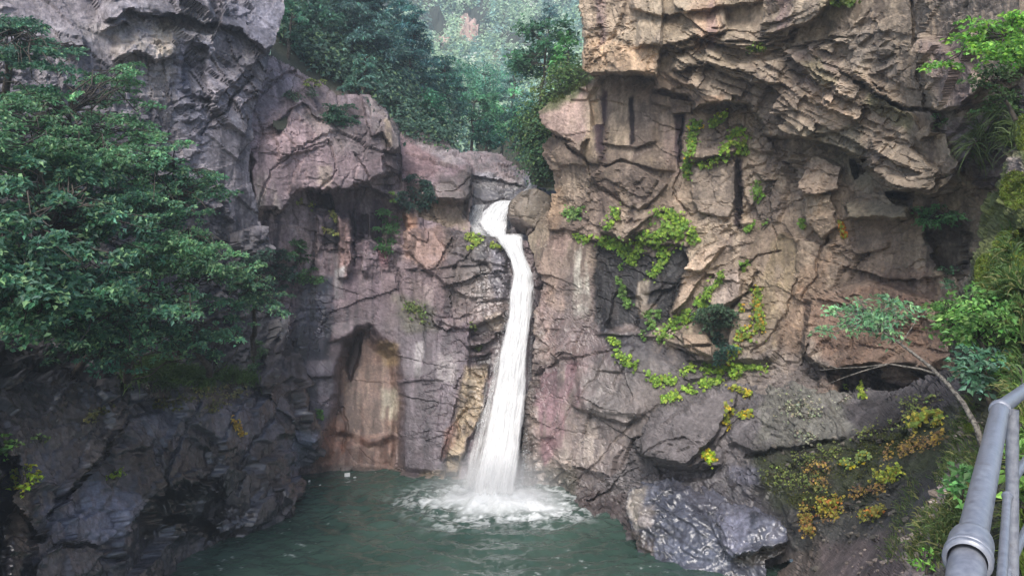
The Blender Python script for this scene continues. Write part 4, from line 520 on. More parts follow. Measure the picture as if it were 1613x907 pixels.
# far hillside and the slopes beside the valley
def soil(x, y, z, U, V, R, n): return np.array([.055, .06, .035]) * (1 + 0.3 * fbm(x * .3, y * .3, z * .3, 5, 4))[..., None]
def lumpy(a): return lambda x, y, z, U, V, R: a * fbm(x * .12, y * .12, z * .12, 3, 5)
PK = S(196, 158, 140)
far_ctrl = [(420, -20, 150), (700, -20, 225), (950, -20, 200), (700, 60, 190), (620, 120, 120), (900, 100, 150), (760, 200, 95), (850, 290, 56), (640, 230, 60), (740, 290, 54)]
hill = sheet("far_hillside", [(400, -6), (470, -4), (540, 2), (600, 6), (660, -2), (720, -14), (800, -20), (1000, -22), (960, 300), (840, 330), (600, 330), (560, 200)], far_ctrl, 4, 3, lumpy(5.0),
             [('ramp', [(722, 60), (730, 18), (745, 18), (758, 60), (745, 64)], 5, 16, 5)], soil, [([(722, 62), (728, 20), (748, 20), (758, 58), (745, 64)], PK, 0.95, 2, 4), ([(680, 58), (705, 56), (705, 72), (685, 72)], PK, 0.9, 2, 4), ([(755, 120), (785, 118), (775, 140), (760, 135)], PK * .7, 0.8, 3, 5), ([(730, 62), (745, 62), (742, 85), (732, 80)], PK * .8, 0.8, 2, 4), ([(690, 70), (780, 90), (780, 130), (700, 120)], S(130, 120, 100), 0.5, 8, 10)], back=3)
sl = sheet("wooded_slope_left", [(430, -60), (560, -20), (620, 60), (680, 140), (700, 200), (720, 235), (640, 260), (430, 200)], [(430, 0, 36), (450, 110, 32), (560, 150, 35), (600, 60, 46), (640, 200, 40), (700, 220, 42), (560, 0, 48)], 4, 4, lumpy(0.8), (), soil, [([(500, 130), (620, 140), (620, 170), (500, 160)], S(130, 116, 104), 0.7, 10, 12)], back=3)
sr = sheet("wooded_slope_right", [(960, 60), (900, 120), (870, 150), (840, 180), (836, 210), (846, 250), (850, 300), (960, 300)], [(930, 100, 34), (870, 160, 34), (850, 240, 34.5), (900, 200, 32.5), (950, 280, 32)], 4, 3, lumpy(0.4), (), lambda x, y, z, U, V, R, n: soil(x, y, z, U, V, R, n) * np.array([1.3, 1.5, .9]), back=3)

# ------------------------------------------------------------------ water: pool, cascades, spray
BV = BVHTree.FromPolygons([tuple(p) for p in np.concatenate(rock_v).tolist()], np.concatenate(rock_f).tolist())
CAM = Vector((0, 0, H))
def hit(u, v):
    d = Vector(((u - CU) / F, 1, (CV - v) / F)).normalized(); r = BV.ray_cast(CAM, d)
    if r[0] is None: return None, None
    n = r[1]; return r[0], (n if n.dot(d) < 0 else -n)

def pool_mat():
    m, nt, out = newmat("pool_water"); L = nt.links.new
    ca = nd(nt, "ShaderNodeAttribute", attribute_name="foam"); tc = nd(nt, "ShaderNodeTexCoord")
    n = nd(nt, "ShaderNodeTexNoise"); n.inputs["Scale"].default_value = 0.35; n.inputs["Detail"].default_value = 4; L(tc.outputs["Object"], n.inputs["Vector"])
    r = nd(nt, "ShaderNodeValToRGB"); r.color_ramp.elements[0].position = 0.35; r.color_ramp.elements[1].position = 0.7
    r.color_ramp.elements[0].color = (*(S(48, 69, 61)), 1); r.color_ramp.elements[1].color = (*(S(66, 88, 79)), 1); L(n.outputs[0], r.inputs[0])
    mx = nd(nt, "ShaderNodeMix", data_type='RGBA'); mx.inputs[7].default_value = (0.86, 0.89, 0.91, 1)
    L(ca.outputs["Fac"], mx.inputs[0]); L(r.outputs[0], mx.inputs[6])
    b = nd(nt, "ShaderNodeBsdfPrincipled"); b.inputs["IOR"].default_value = 1.33; L(mx.outputs[2], b.inputs["Base Color"])
    rr = nd(nt, "ShaderNodeMapRange", i_1=0.0, i_2=0.6, i_3=0.06, i_4=0.8); L(ca.outputs["Fac"], rr.inputs[0]); L(rr.outputs[0], b.inputs["Roughness"])
    n2 = nd(nt, "ShaderNodeTexNoise"); n2.inputs["Scale"].default_value = 7; n2.inputs["Detail"].default_value = 3; L(tc.outputs["Object"], n2.inputs["Vector"])
    bm = nd(nt, "ShaderNodeBump"); bm.inputs["Strength"].default_value = 0.35; bm.inputs["Distance"].default_value = 0.05
    L(n2.outputs[0], bm.inputs["Height"]); L(bm.outputs[0], b.inputs["Normal"]); L(b.outputs[0], out.inputs[0]); return m
BX, BY = -0.5, 26.5                                # where the fall lands
gx, gy = np.meshgrid(np.arange(-13, 10.5, 0.055), np.arange(15.5, 32.5, 0.055))
rr = np.hypot((gx - BX) / 1.15, gy - BY); th = np.arctan2(gy - BY, gx - BX)
zz = np.zeros_like(gx)
ch = 1.0 / (1 + (rr / 5.5) ** 2)
zz += 0.09 * ch * fbm(gx * 2.2, gy * 2.2, zz, 201, 4, 0.6) + 0.045 * ch * np.sin(rr * 7 - 2.5 * fbm(gx * .8, gy * .8, zz, 202, 3)) * sm(rr, 0.8, 2.2)
zz += 0.016 * fbm(gx * 1.5 + gy, gy * 2.4, gx * 0, 203, 4, 0.6) + 0.02 * fbm(gx * .5, gy * .9, gx * 0, 204, 3)
zz += 0.5 * np.exp(-(rr / 0.95) ** 2) * (1 + 0.5 * fbm(gx * 3, gy * 3, gx * 0, 205, 4))
web = 1 - np.abs(fbm(gx * 1.3, gy * 1.3, gx * 0, 206, 5, 0.62)) * 2.2          # thin lacing foam
lac = fbm(gx * 2.6 + 5, gy * 3.4, gx * 0, 207, 5, 0.65)
edge = 1.95 + 0.5 * fbm(np.cos(th) * 2, np.sin(th) * 2, rr * .3, 208, 4)
foam = (1 - sm(rr, edge - 1.1, edge + 0.35)) * (1 + .25 * fbm(gx * 6, gy * 6, gx * 0, 213, 4, .7))
fine = fbm(gx * 7, gy * 9, gx * 0, 211, 4, 0.7); ring = 0.5 + 0.5 * np.sin(rr * 6.5 + 2.5 * fbm(gx, gy, gx * 0, 212, 3))
mid = (1 - sm(rr, edge - .4, edge + 2.0)) * sm(np.maximum(web - 0.35, lac + 0.1) + .35 * fine + .25 * ring - .15, 0.0, 0.9)
fl1 = fbm((gx * .8 - gy * .6) * 3.0, (gx * .6 + gy * .8) * 7.5, gx * 0, 209, 4, 0.6); fl2 = fbm(gx * .3, gy * .3, gx * 0, 210, 3)
fleck = sm(fl1 + 0.35 * fl2 - 0.012 * (rr - 4), 0.95, 1.2) * 0.3 * sm(rr, 2, 4)
foam = np.clip(np.maximum.reduce([foam, mid * 0.85, fleck]), 0, 1)
ny, nx = gx.shape; ix = np.arange(ny * nx).reshape(ny, nx)
pool = mesh_obj("pool_water", np.stack([gx, gy, zz], -1).reshape(-1, 3), np.stack([ix[:-1, :-1], ix[:-1, 1:], ix[1:, 1:], ix[1:, :-1]], -1).reshape(-1, 4), pool_mat(), smooth=True, extra={"foam": foam.ravel()})
pool["kind"] = "structure"
bed_m, bnt, bout = newmat("pool_bed"); bb = nd(bnt, "ShaderNodeBsdfPrincipled"); bb.inputs["Base Color"].default_value = (0.03, 0.035, 0.03, 1); bnt.links.new(bb.outputs[0], bout.inputs[0])
tag(mesh_obj("ground", [(-60, -30, -1.2), (60, -30, -1.2), (60, 60, -1.2), (-60, 60, -1.2)], np.array([[0, 1, 2, 3]]), bed_m), kind="structure")

def fall_mat(name, dens):
    m, nt, out = newmat(name); L = nt.links.new
    uv = nd(nt, "ShaderNodeUVMap", uv_map="UVMap"); sd = nd(nt, "ShaderNodeAttribute", attribute_name="lay"); ed = nd(nt, "ShaderNodeAttribute", attribute_name="body")
    sp = nd(nt, "ShaderNodeSeparateXYZ"); L(uv.outputs[0], sp.inputs[0])
    def streak(sx, sy, off, det):
        a = nd(nt, "ShaderNodeMath", operation='MULTIPLY', i_1=sx); L(sp.outputs[0], a.inputs[0]); b = nd(nt, "ShaderNodeMath", operation='MULTIPLY', i_1=sy); L(sp.outputs[1], b.inputs[0])
        c = nd(nt, "ShaderNodeMath", operation='MULTIPLY_ADD', i_1=3.7, i_2=off); L(sd.outputs["Fac"], c.inputs[0])
        cb = nd(nt, "ShaderNodeCombineXYZ"); L(a.outputs[0], cb.inputs[0]); L(b.outputs[0], cb.inputs[1]); L(c.outputs[0], cb.inputs[2])
        n = nd(nt, "ShaderNodeTexNoise"); n.inputs["Detail"].default_value = det; n.inputs["Roughness"].default_value = 0.65; n.inputs["Scale"].default_value = 1.0; L(cb.outputs[0], n.inputs["Vector"]); return n
    n1 = streak(7.0, 0.55, 0.0, 5); n2 = streak(34, 1.8, 4.0, 4)
    s = nd(nt, "ShaderNodeMath", operation='MULTIPLY_ADD', i_1=0.6); L(n2.outputs[0], s.inputs[0]); L(n1.outputs[0], s.inputs[2])   # ~0.8 mean
    t = nd(nt, "ShaderNodeMath", operation='MULTIPLY_ADD', i_1=dens); L(ed.outputs["Fac"], t.inputs[0]); L(s.outputs[0], t.inputs[2])
    al = nd(nt, "ShaderNodeMapRange", i_1=0.72, i_2=1.3, i_3=0, i_4=1, interpolation_type='SMOOTHSTEP'); L(t.outputs[0], al.inputs[0])
    df = nd(nt, "ShaderNodeBsdfDiffuse"); df.inputs[0].default_value = (0.93, 0.94, 0.95, 1)
    tl = nd(nt, "ShaderNodeBsdfTranslucent"); tl.inputs[0].default_value = (0.95, 0.96, 0.97, 1)
    mx = nd(nt, "ShaderNodeMixShader", i_0=0.35); L(df.outputs[0], mx.inputs[1]); L(tl.outputs[0], mx.inputs[2])
    tr = nd(nt, "ShaderNodeBsdfTransparent"); mo = nd(nt, "ShaderNodeMixShader"); L(al.outputs[0], mo.inputs[0]); L(tr.outputs[0], mo.inputs[1]); L(mx.outputs[0], mo.inputs[2]); L(mo.outputs[0], out.inputs[0])
    bm = nd(nt, "ShaderNodeBump"); bm.inputs["Strength"].default_value = 0.1; bm.inputs["Distance"].default_value = 0.08; L(s.outputs[0], bm.inputs["Height"]); L(bm.outputs[0], df.inputs["Normal"])
    return m
FALL, VEIL = fall_mat("white_water", 0.75), fall_mat("thin_water", 0.5)
def cascade(name, rows, layers=4, nx=46, ny=220, bulge=0.35, body=1.0, mat=None, fray=0.15, fade=False):
    """rows: (v, u_left, u_right, Y) from top to bottom"""
    r = np.array(rows, float); t = np.linspace(0, 1, ny); cum = np.r_[0, np.cumsum(np.hypot(np.diff(r[:, 0]), np.diff((r[:, 1] + r[:, 2]) / 2)))]; cum /= cum[-1]
    v, ul, ur, Y = [np.interp(t, cum, r[:, k]) for k in range(4)]
    a = np.linspace(-1, 1, nx); A, T = np.meshgrid(a, t); V3, F3, UV, LY, BD = [], [], [], [], []
    for k in range(layers):
        wd = 1 + fray * (k - (layers - 1) / 2) / max(1, layers - 1) * 1.6
        uc = ((ul + ur) / 2)[:, None]; hw = ((ur - ul) / 2)[:, None] * wd
        wob = 0.10 * fbm(A * 2 + k * 9, T * 9, A * 0 + k, 300 + k, 3) + 0.05 * fbm(A * 9, T * 6, A * 0, 310 + k, 2)
        P = at(uc + hw * A + 3 * wob * 10 * (np.abs(A) > .7), np.broadcast_to(v[:, None], A.shape), np.broadcast_to(Y[:, None], A.shape) - bulge * np.sqrt(np.clip(1 - A * A, 0, 1)) - 0.09 * k + wob)
        V3.append(P.reshape(-1, 3)); ix = np.arange(nx * ny).reshape(ny, nx) + k * nx * ny
        F3.append(np.stack([ix[:-1, :-1], ix[1:, :-1], ix[1:, 1:], ix[:-1, 1:]], -1).reshape(-1, 4))
        length = np.linalg.norm(np.diff(P[:, nx // 2], axis=0), axis=1).sum()
        UV.append(np.stack([A * hw * np.mean(Y) / F, T * length], -1).reshape(-1, 2)); LY.append(np.full(nx * ny, k))
        core = (1 - sm(np.abs(A), 0.62, 1.0)) * body - 0.13 * k + 0.1 * (T > .6)
        core = core - 2.0 * (np.abs(A) > 0.985) - 0.8 * (1 - sm(T, 0.0, 0.01)) - (1.3 * sm(T, .955, 1.0) if fade else 0)
        BD.append(core.ravel())
    o = mesh_obj(name, np.concatenate(V3), np.concatenate(F3), mat or FALL, smooth=True, uv=np.concatenate(UV), extra={"lay": np.concatenate(LY), "body": np.concatenate(BD)})
    o["kind"] = "structure"; return o
cascade("waterfall", [(370, 779, 823, 32.6), (375, 782, 823, 32.4), (382, 787, 823, 32.1), (392, 794, 824, 31.9), (409, 802, 830, 31.5), (432, 807, 839, 31.0), (446, 806, 839, 30.8), (460, 803, 840, 30.5), (500, 800, 837, 30.1), (560, 786, 832, 29.5), (620, 776, 829, 29.0), (700, 761, 822, 28.3), (760, 746, 815, 27.3), (792, 742, 814, 26.7)], 6, 60, 260, 0.45, 1.0, None, 0.24, True)
cascade("waterfall_veil", [(560, 782, 792, 30.2), (600, 774, 784, 29.9), (640, 762, 776, 29.6), (700, 748, 768, 29.0), (770, 730, 756, 28.3)], 3, 24, 160, 0.15, 0.35, VEIL, 0.5)
cascade("waterfall_veil", [(600, 766, 770, 30.1), (640, 757, 764, 29.8), (700, 744, 754, 29.2), (765, 722, 744, 28.6)], 3, 18, 140, 0.1, 0.12, VEIL, 0.6)
cascade("upper_cascade", [(316, 786, 810, 35.4), (322, 772, 809, 35.0), (335, 758, 805, 34.4), (350, 752, 800, 33.8), (362, 760, 799, 33.3), (373, 774, 800, 32.8)], 5, 50, 90, 0.25, 0.72, None, 0.3)
cascade("upper_cascade", [(288, 834, 848, 36.0), (294, 832, 840, 35.6), (302, 824, 834, 35.2), (312, 812, 822, 34.8), (322, 798, 812, 34.6)], 3, 16, 60, 0.08, 0.8)
cascade("upper_cascade", [(322, 744, 770, 35.6), (340, 736, 762, 35.0), (352, 730, 756, 34.4), (366, 742, 768, 33.6), (372, 762, 780, 33.0)], 3, 24, 60, 0.1, 0.35, VEIL)
cascade("upper_cascade", [(368, 776, 826, 33.0), (372, 777, 826, 32.7), (376, 782, 825, 32.5)], 3, 40, 20, 0.05, 0.4, VEIL)

def soup(n, pts, size):                              # tiny tetrahedra: flying drops
    d = rng.normal(size=(n, 4, 3)); d /= np.linalg.norm(d, axis=-1, keepdims=True)
    return (pts[:, None] + d * size[:, None, None]).reshape(-1, 3), (np.arange(n)[:, None, None] * 4 + np.array([[0, 1, 2], [0, 2, 3], [0, 3, 1], [1, 3, 2]])[None]).reshape(-1, 3)
n = 9000
ang = rng.random(n) * 6.283; rad = np.abs(rng.normal(size=n)) * 0.75 + 0.2
pts = np.stack([BX + np.cos(ang) * rad * 1.25, BY + np.sin(ang) * rad, 0.05 + np.abs(rng.normal(size=n)) * np.clip(1.1 - 0.45 * rad, 0.12, 1) * 0.75], -1)
m2 = 5000; t = rng.random(m2) ** .7; sd = np.where(rng.random(m2) < .6, -1, 1); vv = 440 + 340 * t; uu = np.where(sd < 0, np.interp(vv, [440, 500, 620, 780], [806, 800, 776, 738]), np.interp(vv, [440, 620, 780], [842, 829, 817])) + sd * np.abs(rng.normal(size=m2)) * (2 + 8 * t)
pts2 = at(uu, vv, np.interp(vv, [440, 780], [30.7, 27.5])); pts = np.r_[pts, pts2]
WW, wnt, wout = newmat("spray"); wb = nd(wnt, "ShaderNodeBsdfDiffuse"); wb.inputs[0].default_value = (0.88, 0.9, 0.92, 1); wnt.links.new(wb.outputs[0], wout.inputs[0])
sv, sf = soup(len(pts), pts, 0.005 + 0.016 * rng.random(len(pts)) ** 2)
tag(mesh_obj("water_spray", sv, sf, WW), "white spray flying round the foot of the waterfall", "spray", kind="stuff")

# ------------------------------------------------------------------ plants
def unit(a): return a / (np.linalg.norm(a, axis=-1, keepdims=True) + 1e-9)
def leaf_mesh(C, N, D, Ln, Wd, fold=0.22):
    N = unit(N); D = unit(D - (D * N).sum(-1, keepdims=True) * N); T = np.cross(N, D); Ln = Ln[:, None]; Wd = Wd[:, None]
    v = np.stack([C - D * Ln / 2, C + T * Wd / 2 + N * fold * Wd - D * Ln * 0.06, C + D * Ln / 2 - N * 0.12 * Ln, C - T * Wd / 2 + N * fold * Wd - D * Ln * 0.06], 1).reshape(-1, 3)
    b = np.arange(len(C))[:, None] * 4; f = np.concatenate([b + [[0, 1, 2]], b + [[0, 2, 3]]], 1).reshape(-1, 3)
    return v, f
def tube(pts, rad, sides=7):
    p = np.array(pts, float); r = np.array(rad, float); n = len(p); tg = unit(np.gradient(p, axis=0))
    ref = np.where(np.abs(tg[:, 2:3]) > .9, [[1., 0, 0]], [[0, 0, 1.]]); a = unit(np.cross(tg, ref)); b = np.cross(tg, a)
    th = np.linspace(0, 2 * math.pi, sides, endpoint=False)
    v = (p[:, None] + r[:, None, None] * (np.cos(th)[None, :, None] * a[:, None] + np.sin(th)[None, :, None] * b[:, None])).reshape(-1, 3)
    i = np.arange(n - 1)[:, None] * sides + np.arange(sides)[None]; j = np.arange(n - 1)[:, None] * sides + (np.arange(sides)[None] + 1) % sides
    return v, np.stack([i, j, j + sides, i + sides], -1).reshape(-1, 4)
def merge(parts):
    V3, F3, o = [], [], 0
    for v, f in parts: V3.append(v); F3.append(f + o); o += len(v)
    return np.concatenate(V3), np.concatenate(F3)
def bend(a, b, sag=0.15, n=6, wob=0.06):
    a, b = np.array(a, float), np.array(b, float); t = np.linspace(0, 1, n)[:, None]; L = np.linalg.norm(b - a)
    p = a + (b - a) * t; p[:, 2] += (sag * L * np.sin(t * math.pi))[:, 0]; p[1:-1] += rng.normal(size=(n - 2, 3)) * wob * L; return p
def colours(n, base, var=0.25, accent=None, share=0.0):
    c = np.asarray(base)[None] * np.exp(rng.normal(size=(n, 1)) * var) * np.exp(rng.normal(size=(n, 3)) * 0.08)
    if accent is not None:
        k = rng.random(n) < share; c[k] = np.asarray(accent) * np.exp(rng.normal(size=(k.sum(), 1)) * var)
    return np.repeat(np.clip(c, 0, 0.8), 4, 0)
def spray(c, R, n, up=(0, -.45, 1), flat=0.16, droop=0.3, leafN=0.45):
    """a flat, drooping fan of foliage"""
    up = unit(np.array(up, float) + rng.normal(size=3) * 0.16); a = unit(np.cross(up, rng.normal(size=3))); b = np.cross(up, a)
    th = rng.random(n) * 2 * math.pi; lob = 0.72 + 0.28 * np.sin(th * rng.integers(3, 6) + rng.random() * 6) ; r = R * np.sqrt(rng.random(n)) * lob
    x, y = r * np.cos(th), r * np.sin(th) * 0.8
    C = c + x[:, None] * a + y[:, None] * b + (rng.normal(size=n) * flat * R * (1 - 0.5 * r / R))[:, None] * up; C[:, 2] -= droop * r * r / R
    N = up + rng.normal(size=(n, 3)) * leafN; D = x[:, None] * a + y[:, None] * b + rng.normal(size=(n, 3)) * 0.4 * R; D[:, 2] -= 0.3 * R
    return C, N, D
def plant(name, label, cat, base, trunk, r0, sprays, per, leaf, colr, group=None, mat=None, bark=None, var=0.25, wd=0.6, accent=None, share=0, flat=0.1, droop=0.3, up=(0, -.45, 1), twig=0.2, limbs=True, leafN=0.45):
    root = empty(name, tuple(base), label=label, cat=cat, group=group); bpy.context.view_layer.update()
    parts = []; tr = np.array(trunk, float)
    if len(tr):
        parts.append(tube(tr, np.linspace(r0, r0 * 0.3, len(tr)), 8))
        if limbs:
            for c, R in sprays:
                k = np.argmin(np.linalg.norm(tr - c, axis=1) + 0.6 * np.maximum(0, tr[:, 2] - c[2])); k = min(k, len(tr) - 1)
                p = bend(tr[k], c, 0.06); parts.append(tube(p, np.linspace(r0 * 0.22, 0.006 + r0 * .03, len(p)), 5))
        v, f = merge(parts); put(mesh_obj("trunk", v, f, bark or BARK, smooth=True), root)
    Cs, Ns, Ds, Tn = [], [], [], []
    for c, R in sprays:
        a, b, d = spray(np.array(c), R, max(6, int(per * R * R)), up, flat, droop, leafN); Cs.append(a); Ns.append(b); Ds.append(d); Tn.append(np.full(len(a), math.exp(rng.normal() * .22)))
    C, N, D = map(np.concatenate, (Cs, Ns, Ds)); k = len(C); Ln = leaf * (0.65 + 0.7 * rng.random(k))
    v, f = leaf_mesh(C, N, D, Ln, Ln * wd)
    put(mesh_obj("crown" if len(tr) else "foliage", v, f, mat or LEAF, colors=np.clip(colours(k, colr, var, accent, share) * np.repeat(np.concatenate(Tn), 4)[:, None], 0, .8)), root); return root
def fill(poly, n, ctrl, jit, R, dmin=0.0):
    """points through the volume that a crown fills"""
    a = np.array(poly, float); out = []; tries = 0
    while len(out) < n and tries < 60:
        tries += 1; u = a[:, 0].min() + rng.random(200) * np.ptp(a[:, 0]); v = a[:, 1].min() + rng.random(200) * np.ptp(a[:, 1])
        ok = sdf(u, v, poly) > 3; u, v = u[ok], v[ok]
        Y = tps(ctrl, u, v) + rng.normal(size=len(u)) * jit if len(u) else []
        for q in range(len(u)):
            if len(out) < n: out.append((at(u[q], v[q], Y[q]), R[0] + rng.random() * (R[1] - R[0])))
    return out
GD, GM, GL, GB = S(74, 114, 92), S(90, 132, 98), S(124, 158, 112), S(84, 122, 104)
lt = [(0, 150, 16), (0, 400, 13.5), (0, 560, 13), (200, 150, 19.5), (200, 300, 17.5), (200, 450, 16), (380, 300, 22.5), (380, 450, 21), (300, 560, 19.5), (60, 80, 18), (-60, 300, 13.5)]
def boughs(poly, n, ctrl, jit, R):
    """level layers of foliage, each a run of sprays along one bough"""
    out = []
    for c, r in fill(poly, max(3, int(n * .8)), ctrl, jit, R):
        k = rng.integers(3, 6); ln = r * (.65 + .4 * rng.random()); sl = rng.normal() * .12
        for q in np.linspace(-1, 1, k):
            out.append((c + np.array([q * ln + rng.normal() * .12, rng.normal() * .35, -.22 * abs(q) * ln + sl * q + rng.normal() * .06]), r * (.55 + .35 * rng.random()) * (1 - .35 * abs(q))))
    return out
def left_tree(label, poly, n, root_px, rootY, col_, R=(0.5, 0.95), jit=0.8, per=620, leaf=0.098, acc=GL, sh=0.18, **k):
    b = at(root_px[0], root_px[1], rootY); sp = boughs(poly, n, lt, jit, R); cen = np.mean([s[0] for s in sp], 0); top = cen + np.array([0, 0.3, 0.5])
    return plant("broadleaf_tree", label, "tree", b, bend(b, top, 0.05, 8, 0.03), 0.10, sp, per, leaf, col_, group="leafy trees on the left bank", accent=acc, share=sh, **k)
left_tree("dark leafy tree clinging to the grey cliff in the top left corner", [(-60, 5), (60, 15), (104, 66), (112, 100), (60, 116), (-60, 125)], 22, (10, 160), 19.5, S(74, 112, 92), (0.5, 0.9), 0.5, sh=.05)
left_tree("broad tree below the cliff ledge, its pale tips topmost of the left bank", [(-60, 128), (50, 124), (100, 150), (170, 100), (232, 118), (250, 165), (262, 225), (200, 270), (100, 270), (-60, 250)], 60, (90, 420), 18.5, GM)
left_tree("large tree filling the left edge above the shaded hollow", [(-60, 235), (100, 250), (190, 265), (185, 340), (228, 400), (205, 470), (130, 480), (60, 500), (-60, 500)], 75, (-70, 600), 15.0, GD, leaf=0.12)
left_tree("tree reaching right over the cliff with feathery layered sprays", [(190, 240), (250, 225), (300, 245), (350, 285), (350, 325), (300, 345), (250, 350), (190, 330)], 42, (230, 480), 20.5, S(84, 126, 100), (0.45, 0.85))
left_tree("light green tree in the middle of the left bank, under the feathery one", [(215, 370), (290, 360), (340, 385), (375, 415), (370, 445), (320, 440), (260, 430), (215, 420)], 34, (280, 560), 20.0, GM, (0.5, 0.9), sh=.3)
left_tree("low tree hanging over the dark shore rocks at the middle left", [(100, 450), (225, 450), (300, 455), (370, 470), (390, 500), (360, 540), (310, 560), (220, 540), (120, 520)], 44, (330, 590), 20.5, S(92, 134, 106), (0.4, 0.75))
left_tree("thin branch of blue-green leaves dangling over the shaded rock at left", [(140, 556), (205, 556), (216, 582), (160, 596)], 8, (190, 470), 17.5, S(72, 120, 100), (0.25, 0.45), 0.2, 320, sh=.0)
left_tree("single level spray of leaves low at the left edge", [(10, 478), (90, 475), (128, 500), (120, 520), (60, 500)], 9, (-20, 470), 14.5, S(74, 114, 80), (0.25, 0.5), 0.2, 320)
left_tree("spreading undergrowth of layered leaves above the left shore", [(60, 505), (200, 500), (300, 530), (330, 560), (240, 575), (120, 545)], 16, (200, 600), 19, S(62, 96, 76), (0.35, 0.6), .4)
left_tree("drooping tree in the lower left filling the frame edge", [(-60, 420), (60, 410), (130, 440), (150, 480), (80, 500), (-60, 510)], 26, (-40, 560), 14.6, S(76, 118, 88), (0.4, 0.7), .4)
left_tree("slim tree whose sprays hang beside the pink buttress", [(380, 420), (410, 430), (430, 470), (400, 490), (375, 460)], 16, (400, 560), 25, S(84, 120, 96), (0.4, 0.7), .4)
left_tree("shaded tree under the large one, hanging over the left hollow", [(40, 470), (160, 465), (260, 490), (330, 530), (300, 570), (200, 560), (90, 540)], 26, (120, 610), 18.5, S(72, 108, 84), (0.35, 0.65), .5)
def shrub(label, u, v, ru, rv, n, colr, R=(0.25, 0.5), per=480, leaf=0.105, pull=0.6, acc=None, sh=0, cat="shrub", name="shrub", group="shrubs on the cliffs", **k):
    p, nn = hit(u, v)
    if p is None: return
    Y0 = p.y; sp = []
    for _ in range(n):
        a = rng.random() * 6.28; q = math.sqrt(rng.random()); h, hn = hit(u + ru * q * math.cos(a), v + rv * q * math.sin(a))
        y = min(h.y if h else Y0, Y0 + 1.0) - rng.random() * pull; sp.append((at(u + ru * q * math.cos(a), v + rv * q * math.sin(a), y), R[0] + rng.random() * (R[1] - R[0])))
    b, bn = hit(u, v + rv * 0.8); b = np.array(b if b else p); tr = bend(b, at(u, v, Y0 - pull * .5), 0.0, 5, 0.04)
    return plant(name, label, cat, b, tr, 0.04, sp, per, leaf, colr, group=group, accent=acc, share=sh, **k)
shrub("grey-green bush on the ledge beside the blue-black wet wall", 428, 425, 40, 42, 44, S(66, 92, 80))
shrub("narrow hanging shrub in the dark cleft left of the dome", 608, 362, 18, 38, 34, S(70, 112, 66), (0.22, 0.42))
shrub("rounded dark shrub growing from the ledge under the dome", 654, 302, 28, 26, 36, S(46, 74, 64))
shrub("dark bush on top of the pink buttress", 540, 178, 30, 18, 30, S(58, 92, 72))
shrub("small yellow-green shrub left of the rounded dark one", 622, 308, 8, 8, 5, S(110, 140, 70), (0.15, 0.3))
shrub("green shrub at the top of the black water stain", 490, 434, 18, 14, 16, S(72, 110, 66), (0.2, 0.35))
shrub("green shrub just above the black water stain", 474, 396, 14, 24, 18, S(62, 98, 64), (0.2, 0.35))
shrub("faint grey-green bush high on the cliff beside the pines", 470, 145, 22, 14, 9, S(84, 104, 84), (0.25, 0.45))
shrub("yellow-tinged brush at the buttress crest", 496, 130, 14, 8, 6, S(116, 132, 66), (0.2, 0.35))
shrub("leafy clump among the fallen rocks at the left cliff foot", 400, 560, 16, 26, 9, S(66, 92, 66), (0.25, 0.4))
shrub("bushy evergreen tuft set in the ivy of the right cliff", 1128, 500, 30, 20, 34, S(74, 98, 76), (0.22, 0.42), leaf=0.10)
shrub("dark evergreen tuft hanging below the ivy on the right cliff", 1138, 545, 15, 24, 22, S(50, 78, 68), (0.2, 0.36), leaf=0.10)
shrub("bright bush on the left shore rocks beside the frame edge", 40, 750, 24, 18, 14, S(150, 178, 48), (0.12, 0.26), 420, 0.09, 0.25, S(196, 190, 60), .2)
shrub("small bright plant on the dark shore slab", 182, 747, 14, 9, 7, S(150, 176, 60), (0.1, 0.2), 420, 0.09, 0.2)
shrub("fern-like clump at the left frame edge above the shore", 5, 700, 10, 14, 6, S(70, 104, 48), (0.15, 0.3), 380, 0.1, 0.2)
shrub("low leafy plant in the middle of the left shore slab", 64, 690, 14, 7, 5, S(84, 110, 60), (0.1, 0.18), 380, 0.08, 0.15)
shrub("leafy branch on the right cliff above the dark cave", 1475, 338, 36, 16, 26, S(96, 148, 96), (0.2, 0.4), 300, 0.10, 0.8)
shrub("small sprig beneath the roof on the right cliff", 1480, 190, 14, 10, 5, S(110, 142, 92), (0.15, 0.3), 300, 0.09, 0.3)
shrub("feathery green bush where the cave meets the mossy bank", 1490, 432, 18, 16, 10, S(98, 138, 104), (0.2, 0.35), 300, 0.09, 0.5)

